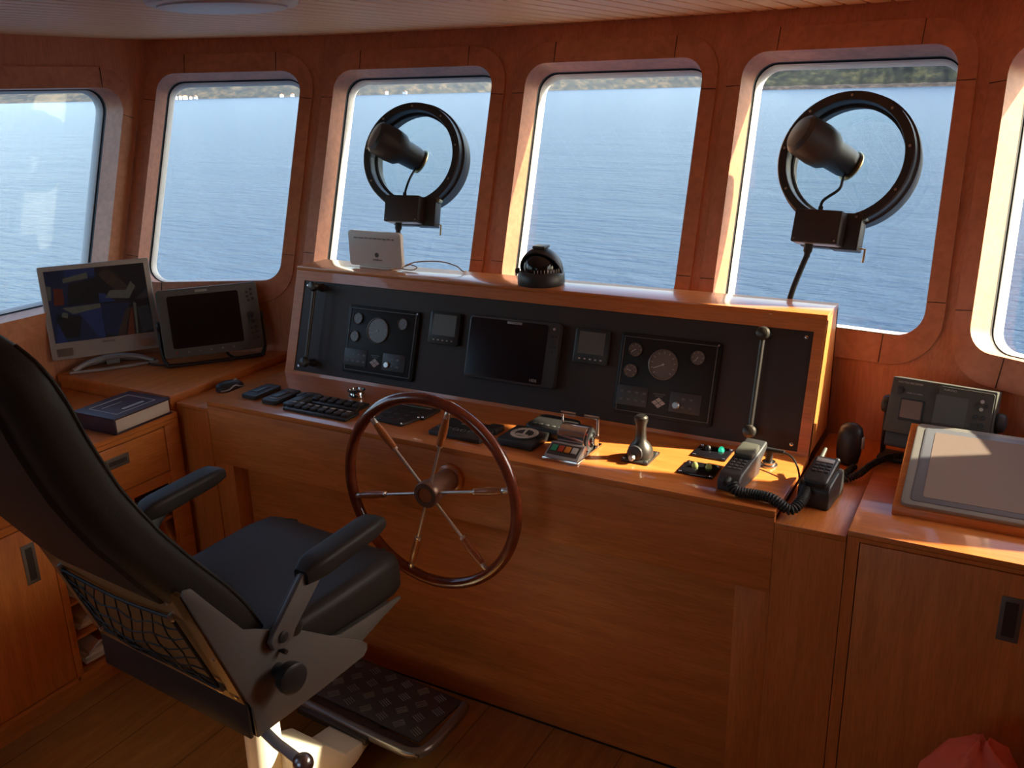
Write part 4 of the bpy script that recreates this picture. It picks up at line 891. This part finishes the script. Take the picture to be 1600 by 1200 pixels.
# wedge box with big grey display
t = Thing('chart_display', 'large grey flat display set in a sloping cherry wood box on the right cabinet', 'display', (.08, 2.32, .900))
bx0, bx1 = -.180, .36; y0, z0, y1, z1 = 2.180, .922, 2.452, 1.040
mb = MB(); mb.prism([(y0, .900), (2.457, .900), (2.457, z1 + .002), (y1, z1 + .001), (y0, z0)], bx0, bx1, X=frame((0, 0, 0), (0, 1, 0), (0, 0, 1)), bev=.0015); t.part('wooden_box', mb, 'wood')
DF = frame((0, y0, z0), (1, 0, 0), (0, y1 - y0, z1 - z0)); dl_ = math.hypot(y1 - y0, z1 - z0)
wx0 = bx0 + .016; ww = bx1 - .010 - wx0
mb = MB(); mb.prism(rrect(ww, dl_ - .006, .014, 5, wx0 + ww / 2, dl_ / 2 + .002), -.004, .010, X=DF, bev=.003); t.part('display_frame', mb, 'dframe')
mb = MB(); mb.prism(rrect(ww - .030, dl_ - .034, .010, 5, wx0 + ww / 2 + .006, dl_ / 2 + .002), .0095, .0115, X=DF, bev=.0008); t.part('bezel', mb, 'dframe2')
mb = MB(); mb.prism(rrect(ww - .068, dl_ - .066, .006, 5, wx0 + ww / 2 + .012, dl_ / 2 + .002), .0110, .0122, X=DF); t.part('screen', mb, 'lcdb', label='blank grey screen')
# navtex receiver
NM = lean_frame((-.252, 2.493, .9975), -7.5, 15); W, H = .262, .149
t = Thing('navtex_receiver', 'dark grey navtex receiver with paper slot, small screen and keys on a bracket', 'receiver', mat=T(-.12, 2.54, .900) @ Rot(-7.5))
mb = MB(); mb.prism([(0, 0), (W, 0), (W - .004, H), (.004, H)], -.080, 0, X=NM, bev=.003); t.part('casing', mb, 'khaki')
mb = MB(); mb.prism(rrect(W * .50, H - .012, .006, 4, W * .72, H / 2), -.001, .006, X=NM, bev=.001); fp = t.part('front_module', mb, 'khaki')
mb = MB(); mb.prism(rrect(.078, .098, .003, 3, W * .60, H * .48), .0055, .0068, X=NM); t.part('screen', mb, 'lcd', parent=fp)
mb = MB(); mb.prism(rrect(.062, .060, .004, 3, .062, .066), -.001, .003, X=NM, bev=.001); ps = t.part('paper_slot', mb, 'dark')
mb = MB(); mb.prism(rrect(.052, .048, .003, 3, .062, .068), .0028, .0034, X=NM); t.part('slot_window', mb, 'hubm', parent=ps)
for k in range(4):
    a = R(90 * k); mb = MB(); mb.lathe([(.005, 0), (.0045, .002)], (W - .034 + .010 * math.cos(a), H - .040 + .010 * math.sin(a), .006), (0, 0, 1), 12, X=NM); t.part('cursor_key', mb, 'mark' if k % 2 else 'black')
for (a, b) in ((-.044, .078), (-.026, .078), (-.046, .058), (-.028, .058), (-.046, .038), (-.028, .038)):
    mb = MB(); mb.lathe([(.006, 0), (.005, .002)], (W + a, b, .006), (0, 0, 1), 14, X=NM); t.part('key', mb, 'dark')
mb = MB(); mb.lathe([(.010, 0), (.010, .004), (.008, .005)], (.026, H - .034, 0), (0, 0, 1), 18, X=NM); t.part('round_button', mb, 'dark')
t.part('lettering', textmb('NAVTEX RECEIVER', .0075, NM @ T(.050, H - .012, .0004)), 'mark')
t.part('lettering', textmb('FURUNO', .0075, NM @ T(W * .57, H - .014, .0062)), 'mark')
t.part('lettering', textmb('PUSH TO OPEN', .0055, NM @ T(.064, H - .038, .0004)), 'mark')
for s_, x0 in ((1, W), (-1, 0)):
    mb = MB(); mb.lathe([(.012, -.012), (.024, .000), (.026, .010), (.022, .020), (.010, .024)], (x0, .070, -.045), (s_, 0, 0), 28, X=NM); t.part('bracket_knob', mb, 'dark')
mb = MB(); Xb = T(-.12, 2.535, .900) @ Rot(-7.5)
mb.box(-.140, .140, -.035, .035, 0, .012, .003, X=Xb); mb.box(-.140, -.133, -.005, .035, .002, .17, .002, X=Xb); mb.box(.133, .140, -.005, .035, .002, .17, .002, X=Xb); t.part('bracket', mb, 'dark')
mb = MB(); mb.box(.006, W - .006, -.040, .002, -.07, -.008, .005, X=NM); t.part('lower_skirt', mb, 'dark')

# ------------------------------------------------------------------ helm chair
CA = R(-4.5); CHF = T(-1.356, 1.194, 0) @ Matrix.Rotation(CA, 4, 'Z')       # x right, y forward, origin under the right rear corner
t = Thing('helm_chair', 'black leather helm chair with grey steel side plates, armrests and footrest', 'chair', mat=CHF @ T(-.28, .24, 0))
P = lambda n, m, mat, **k: t.part(n, m, mat, frame=CHF, **k)
XCc = -.280
def sect(z, yf, th, hw, r=.035, dish=.0):
    # horizontal section of the backrest, bolsters forward at the sides
    n = 9; out = []
    pts = rrect(2 * hw, th, min(r, th * .49, hw * .9), 6, 0, 0)
    for (x, y) in pts:
        front = y > 0
        bul = dish * (abs(x) / hw) ** 3 if front else 0
        out.append(V((XCc + x, yf - th / 2 + y - (dish if front else 0) + bul, z)))
    return out
prof = [(.70, .125, .10, .225), (.745, .100, .125, .246), (.826, .060, .130, .252), (.900, .012, .128, .254), (.963, -.036, .125, .255), (1.03, -.084, .120, .256), (1.085, -.122, .118, .256), (1.15, -.160, .115, .256), (1.207, -.190, .112, .255), (1.27, -.215, .110, .254), (1.325, -.235, .108, .252), (1.385, -.253, .106, .250), (1.435, -.270, .104, .244), (1.475, -.287, .100, .230), (1.505, -.303, .094, .205), (1.528, -.316, .084, .165), (1.540, -.322, .066, .110), (1.545, -.326, .03, .05)]
mb = MB(); mb.loft([sect(z, yf, th, hw, .042, .022 if .8 < z < 1.47 else .008) for z, yf, th, hw in prof]); bk = P('backrest', mb, 'leather')
# piping along the front edge of the backrest
for s_ in (1, -1):
    mb = MB(); mb.tube([(XCc + s_ * (hw - .0125), yf - .0135, z) for z, yf, th, hw in prof[1:-3]], .0045, 8, smooth=3); P('piping', mb, 'leather', parent=bk)
# rear shell pad (flat recessed back)
mb = MB(); L = []
for z, yf, th, hw in prof[3:-4]:
    b = yf - th; w = hw - .055
    L.append([V((XCc - w, b + .01, z)), V((XCc - w + .012, b - .010, z)), V((XCc + w - .012, b - .010, z)), V((XCc + w, b + .01, z))])
mb.loft(L); P('rear_shell', mb, 'leather', parent=bk)
# seat cushion: sections along y
mb = MB(); L = []
for y, hw, top, bot in ((.06, .225, .690, .62), (.09, .240, .706, .600), (.20, .250, .708, .598), (.34, .256, .712, .596), (.47, .257, .717, .592), (.550, .250, .713, .586), (.582, .240, .697, .586), (.600, .220, .670, .598), (.605, .18, .65, .62)):
    row = []
    for (x, z) in rrect(2 * hw, top - bot, min(.045, (top - bot) * .48), 6, 0, 0):
        zz = z + (top + bot) / 2
        if z > 0: zz += .018 * (abs(x) / hw) ** 4 - .012 * max(0, 1 - (abs(x) / hw) ** 2)
        yy = y - .030 * (abs(x) / .25) ** 3 * max(0, (y - .3) / .30)
        row.append(V((XCc + x, yy, zz)))
    L.append(row)
mb.loft(L); st = P('seat_cushion', mb, 'leather')
for s_ in (1, -1):
    mb = MB(); mb.tube([(XCc + s_ * .185, .12, .704), (XCc + s_ * .187, .25, .7085), (XCc + s_ * .190, .40, .714), (XCc + s_ * .182, .53, .7145), (XCc + s_ * .172, .578, .697)], .0035, 8, smooth=4); P('seam', mb, 'leather', parent=st)
mb = MB(); mb.tube([(XCc - .185, .40, .713), (XCc, .425, .7065), (XCc + .185, .40, .713)], .003, 8, smooth=6); P('seam', mb, 'leather', parent=st)
# side plates (grey steel) in the x planes
SX = frame((0, 0, 0), (0, 1, 0), (0, 0, 1))     # prism z -> +x
plate = [(0, .52), (-.004, .60), (-.020, .64), (-.134, .950), (-.130, .962), (-.112, .958), (-.075, .905), (0, .800), (.030, .785), (.158, .711), (.266, .632), (.352, .572), (.368, .556), (.366, .540), (.352, .528), (.20, .522)]
for x0, nm in ((0, 'right'), (-.556, 'left')):
    mb = MB(); mb.prism(plate, x0 - .004, x0 + .004, X=SX, bev=.0015); sp = P('side_plate', mb, 'gunmetal')
    pan = [(.270, .625), (.300, .612), (.528, .605), (.534, .596), (.46, .578), (.36, .548), (.30, .545)]
    mb = MB(); xx = -.022 if x0 == 0 else -.538
    mb.prism(pan, xx - .003, xx + .003, X=SX, bev=.001); P('seat_pan_side', mb, 'gunmetal')
mb = MB(); mb.box(-.552, -.024, .04, .50, .585, .597, .002); P('seat_pan', mb, 'gunmetal')
mb = MB(); mb.box(-.552, -.004, .0, .35, .520, .527, .001); P('bottom_pan', mb, 'bronze')
# rear panel with storage net
RP = frame((-.552, -.010, .615), (1, 0, 0), (0, -.120, .335))      # x right, y up slope, z out to the rear
RP_n = RP.to_3x3() @ V((0, 0, 1)); h_ = V((0, -.120, .335)).length
mb = MB(); mb.box(.002, .546, 0, h_, -.004, .0, X=RP); P('rear_panel', mb, 'brown')
mb = MB(); mb.box(-.551, -.004, -.014, -.006, .522, .618, .001); P('lower_rear_plate', mb, 'panel')
mb = MB()
for a, b, c, d in ((.002, .546, h_ - .085, h_), (.002, .045, 0, h_), (.506, .546, 0, h_), (.002, .546, 0, .03)): mb.box(a, b, c, d, -.001 if RP_n.y > 0 else 0, .006, X=RP)
P('panel_border', mb, 'brown')
for (a, b) in ((.10, h_ - .05), (.47, h_ - .05), (.02, .02), (.528, .02), (.528, .15)):
    mb = MB(); mb.lathe([(.005, 0), (.004, .003)], (a, max(b, .012), .006), (0, 0, 1), 10, X=RP); P('screw', mb, 'steel')
net = MB()
TL, TR_, BR_, BL_ = V((.055, .262, .012)), V((.470, .268, .012)), V((.488, .035, .012)), V((.06, .05, .012))
def npnt(u, v):
    p = TL.lerp(TR_, u).lerp(BL_.lerp(BR_, u), v); sag = .035 * math.sin(PI * u) * math.sin(PI * v)
    return p + V((0, -.02 * math.sin(PI * u) * (1 - v), sag))
for e in (0, 1): net.tube([npnt(u / 12, e) for u in range(13)], .0042, 8, X=RP); net.tube([npnt(e, u / 8) for u in range(9)], .0042, 8, X=RP)
for k in range(1, 7): net.tube([npnt(u / 12, k / 7 + .03 * math.sin(u * 1.7 + k)) for u in range(13)], .0018, 6, X=RP)
for k in range(1, 10): net.tube([npnt(k / 10 + .02 * math.sin(v * 1.3 + k), v / 8) for v in range(9)], .0018, 6, X=RP)
P('storage_net', net, 'rubber', label='black elastic storage net')
for q in (TL, TR_, BR_, BL_):
    mb = MB(); mb.lathe([(.010, -.008), (.010, 0), (.006, .003)], (q.x, q.y, .014), (0, 0, 1), 14, X=RP); P('net_hook', mb, 'steel')
# armrests
for xa, s_ in ((.018, 1), (-.582, -1)):
    mb = MB(); arm = [(.058, .722), (.085, .714), (.110, .722), (.122, .745), (.235, .850), (.225, .862), (.160, .862), (.062, .765), (.050, .742)]
    mb.prism(arm, xa - .008, xa + .008, X=SX, bev=.002); ar = P('arm_bracket', mb, 'gunmetal')
    mb = MB(); mb.prism([(p[0] + .004, p[1] - .006) for p in arm], xa - s_ * .014 - .004, xa - s_ * .014 + .004, X=SX, bev=.001); P('arm_flange', mb, 'black', parent=ar)
    mb = MB(); mb.lathe([(.013, 0), (.013, .004), (.009, .006)], (xa + s_ * .008, .084, .745), (s_, 0, 0), 20); P('pivot_bolt', mb, 'black', parent=ar)
    mb = MB(); mb.lathe([(.020, 0), (.020, .008), (.012, .012)], (xa - s_ * .012, .135, .735), (s_, 0, 0), 16); P('adjuster_screw', mb, 'bronze', parent=ar)
    mb = MB(); L = []
    for k in range(12):
        u = k / 11; y = .165 + .270 * u; zc = .858 + .026 * u + (-.006 if k in (0, 11) else 0); e = (.62 if k in (0, 11) else (.9 if k in (1, 10) else 1)); hh = (.026 - .004 * u) * e; w_ = .036 * e
        L.append([V((xa - .004 + px, y, zc + pz)) for px, pz in rrect(2 * w_, 2 * hh, .014 * e, 4)])
    mb.loft(L); P('armrest_pad', mb, 'leather')
mb = MB(); mb.lathe([(.018, 0), (.018, .03), (.034, .034), (.037, .046), (.037, .060), (.030, .064)], (.004, .075, .655), (1, -.08, 0), 28); P('adjustment_knob', mb, 'black', label='large black adjustment knob')
mb = MB(); mb.lathe([(.006, 0), (.006, .02)], (.004, .09, .70), (1, 0, 0), 12); P('bolt', mb, 'bronze')
# pedestal
mb = MB(); mb.lathe([(.17, 0), (.17, .014), (.060, .020), (.050, .05), (.046, .42), (.052, .47), (.056, .519)], (-.262, .215, 0), (0, 0, 1), 40); P('pedestal', mb, 'cream', label='cream painted pedestal column')
mb = MB(); mb.prism([(.14, .519), (.34, .519), (.31, .495), (.17, .495)], -.33, -.20, X=SX, bev=.003); P('swivel_plate', mb, 'cream')
mb = MB(); mb.tube([(-.10, .060, .495), (.010, .045, .475), (.078, .040, .468)], .013, 14); lv = P('height_lever', mb, 'silver')
mb = MB(); mb.sphere((.098, .040, .464), .024); P('lever_knob', mb, 'steel', parent=lv)
mb = MB(); mb.prism([(.23, .03), (.44, .06), (.50, .09), (.50, .108), (.40, .118), (.33, .20), (.23, .24)], -.285, -.150, X=SX, bev=.004); P('footrest_bracket', mb, 'cream', label='cream painted footrest bracket')
# footrest
mb = MB(); mb.tube([(-.60, .74, .120), (-.60, .56, .120), (-.56, .505, .120), (-.40, .50, .120), (-.08, .50, .115), (.008, .51, .115), (.032, .56, .115), (.022, .71, .117), (.010, .752, .119)], .015, 14, smooth=5); ft = P('footrest_tube', mb, 'tube')
mb = MB(); mb.box(-.585, .000, .545, .758, .120, .127, .001); fp = P('footrest_plate', mb, 'tread')
mb = MB()
for i in range(9):
    for j in range(4):
        cx, cy = -.56 + i * .066 + (.033 if j % 2 else 0), .573 + j * .052
        if cx > -.018: continue
        a = 55 if (i + j) % 2 else -20
        for k in range(4): mb.box(-.017, .017, -.0016 + (k - 1.5) * .0075, .0016 + (k - 1.5) * .0075, .1265, .1295, .0007, X=T(cx, cy, 0) @ Rot(a), seg=1)
P('tread_bars', mb, 'tube', parent=fp)
mb = MB(); mb.box(-.42, -.14, .47, .60, .100, .121, .003); mb.box(-.60, .03, .50, .54, .108, .120, .002); P('footrest_support', mb, 'bronze')

# ------------------------------------------------------------------ bottom right corner
mb = MB(); L = []; rr = random.Random(5)
for k, (z, r) in enumerate(((.0, .14), (.10, .15), (.22, .145), (.36, .130), (.47, .10), (.535, .055), (.565, .012))):
    L.append([V((.055 + r * (1 + .14 * math.sin(3 * a + k) + .07 * math.sin(7 * a + 2 * k)) * math.cos(a) + .02 * (z > .3), 1.860 + r * (1 + .12 * math.sin(4 * a + k)) * math.sin(a) * .9, z + .012 * math.sin(5 * a + k) * (k > 0))) for a in [2 * PI * i / 36 for i in range(36)]])
mb.loft(L); solo('cloth_bag', mb, 'cloth', 'crumpled red orange cloth bag at the bottom edge of the photo on the right', 'bag', (.055, 1.86, 0))
mb = MB(); L = []
for k, (z, r) in enumerate(((.0, .10), (.12, .105), (.30, .10), (.42, .085), (.49, .05), (.51, .01))):
    L.append([V((.345 + r * (1 + .08 * math.sin(3 * a + k)) * math.cos(a), 1.930 + r * .9 * math.sin(a), z)) for a in [2 * PI * i / 28 for i in range(28)]])
mb.loft(L); solo('cloth_bundle', mb, 'greycloth', 'grey cloth bundle at the bottom right corner next to the red bag', 'cloth', (.345, 1.93, 0))

# ------------------------------------------------------------------ outside
SEA = -4.1
mb = MB(); S = 9000; mb.add([(-S, -S, SEA), (S, -S, SEA), (S, S, SEA), (-S, S, SEA)], [(0, 1, 2, 3)])
so = solo('sea', mb, 'sea', kind='structure', loc=(0, 0, SEA))
from mathutils import noise
def ridge(name, h0, h1, d0, dfun, hfun, lab, mat, na, nr, width, rough, kind_mats=None):
    vs, fs = [], []
    for i in range(na + 1):
        az = R(h0 + (h1 - h0) * i / na); d = d0 + dfun(i / na)
        for j in range(nr + 1):
            u = j / nr; dist = d + width * u; p = V((-math.sin(az) * dist, math.cos(az) * dist, 0))
            h = hfun(i / na) * (1 - (1 - min(1, u * 1.15)) ** 2.2)
            n = noise.fractal(p * rough, 1.0, 2.1, 6) * hfun(i / na) * .16 * min(1, u * 3) + noise.noise(p * rough * 9) * hfun(i / na) * .03 * min(1, u * 5)
            vs.append((p.x, p.y, SEA - 1 + max(0, h + n) + (0 if j else 0)))
    for i in range(na):
        for j in range(nr): a = i * (nr + 1) + j; fs.append((a, a + 1, a + nr + 2, a + nr + 1))
    m = MB(); m.add(vs, fs); return m
m = ridge('hill', 80, 4, 3300, lambda u: 250 * math.sin(u * 9), lambda u: 14 + 205 * min(1, max(0, (u - .27) * 7)), None, None, 420, 26, 900, .004)
solo('hillside', m, 'hill', 'pale scrubby hillside on the far shore across the left windows', 'hill', (-2500, 2500, SEA))
m = ridge('islet', 14.5, -34, 980, lambda u: 30 * math.sin(u * 7) - 120 * u, lambda u: 38 + 40 * min(1, u * 6), None, None, 520, 34, 220, .02)
solo('headland', m, 'islet', 'dark wooded headland seen through the window with the right clear view screen', 'hill', (200, 980, SEA))
m = ridge('rocks', 15.2, -34, 966, lambda u: 30 * math.sin(u * 7) - 120 * u, lambda u: 4.5, None, None, 700, 10, 26, .08)
solo('shore_rocks', m, 'rock', 'low band of bare rock along the foot of the headland', 'rock', (200, 960, SEA), kind='stuff')
hr = random.Random(11)
def house(az, d, w, h, lab, mt, z=0):
    a = R(az); X = T(-math.sin(a) * d, math.cos(a) * d, SEA + z) @ Rot(az + hr.uniform(-20, 20))
    tt = Thing('house', lab, 'house', mat=X, group='tiny pale houses on the far shore')
    m = MB(); m.box(-w / 2, w / 2, -5, 5, -4, h, X=X); tt.part('walls', m, mt)
    m = MB(); m.prism([(-w / 2 - .4, h), (w / 2 + .4, h), (0, h + 3)], -5.3, 5.3, X=X @ frame((0, 0, 0), (1, 0, 0), (0, 0, 1))); tt.part('roof', m, 'roof')
M['roof'] = plain('tile_roof', (.45, .22, .14), .8); M['hwall'] = plain('house_render', (.85, .80, .74), .8, var=.03)
az = 50.5
while az > 31.5:
    if not (44 > az > 43.2):
        house(az, 3180 + 200 * math.sin(az), hr.uniform(8, 13), hr.uniform(4, 7), 'tiny pale house at the waterline of the far shore', 'hwall', 3)
    az -= hr.uniform(.26, .33) if 48.6 > az > 44.4 else hr.uniform(.5, 1.5)

# ------------------------------------------------------------------ light
SA, SE = R(25), R(33)
S = V((math.cos(SE) * math.cos(SA), math.cos(SE) * math.sin(SA), math.sin(SE)))
sl = bpy.data.lights.new('sun', 'SUN'); sl.energy = 17.0; sl.angle = R(.8); sl.color = (1.0, .84, .60)
so = bpy.data.objects.new('sun', sl); COL.objects.link(so); so.rotation_euler = S.to_track_quat('Z', 'Y').to_euler(); so.location = (5, 2, 5)
wd = bpy.data.worlds.new('world'); bpy.context.scene.world = wd; wd.use_nodes = True; nt = wd.node_tree
bg = nt.nodes['Background']; sky = nt.nodes.new('ShaderNodeTexSky'); sky.sky_type = 'NISHITA'; sky.sun_disc = False
sky.sun_elevation = SE; sky.sun_rotation = PI / 2 - SA; sky.air_density = 1.0; sky.dust_density = 2.5; sky.ozone_density = 1.0
nt.links.new(sky.outputs[0], bg.inputs['Color']); bg.inputs['Strength'].default_value = 0.46
sc_ = bpy.context.scene
sc_.view_settings.view_transform = 'Standard'; sc_.view_settings.look = 'None'; sc_.view_settings.gamma = 1; sc_.view_settings.use_curve_mapping = False; sc_.view_settings.exposure = 0.45
sc_.cycles.use_denoising = True; sc_.cycles.max_bounces = 10; sc_.cycles.diffuse_bounces = 5; sc_.cycles.glossy_bounces = 4; sc_.cycles.transparent_max_bounces = 16
sc_.cycles.caustics_reflective = False; sc_.cycles.caustics_refractive = False; sc_.cycles.sample_clamp_indirect = 6
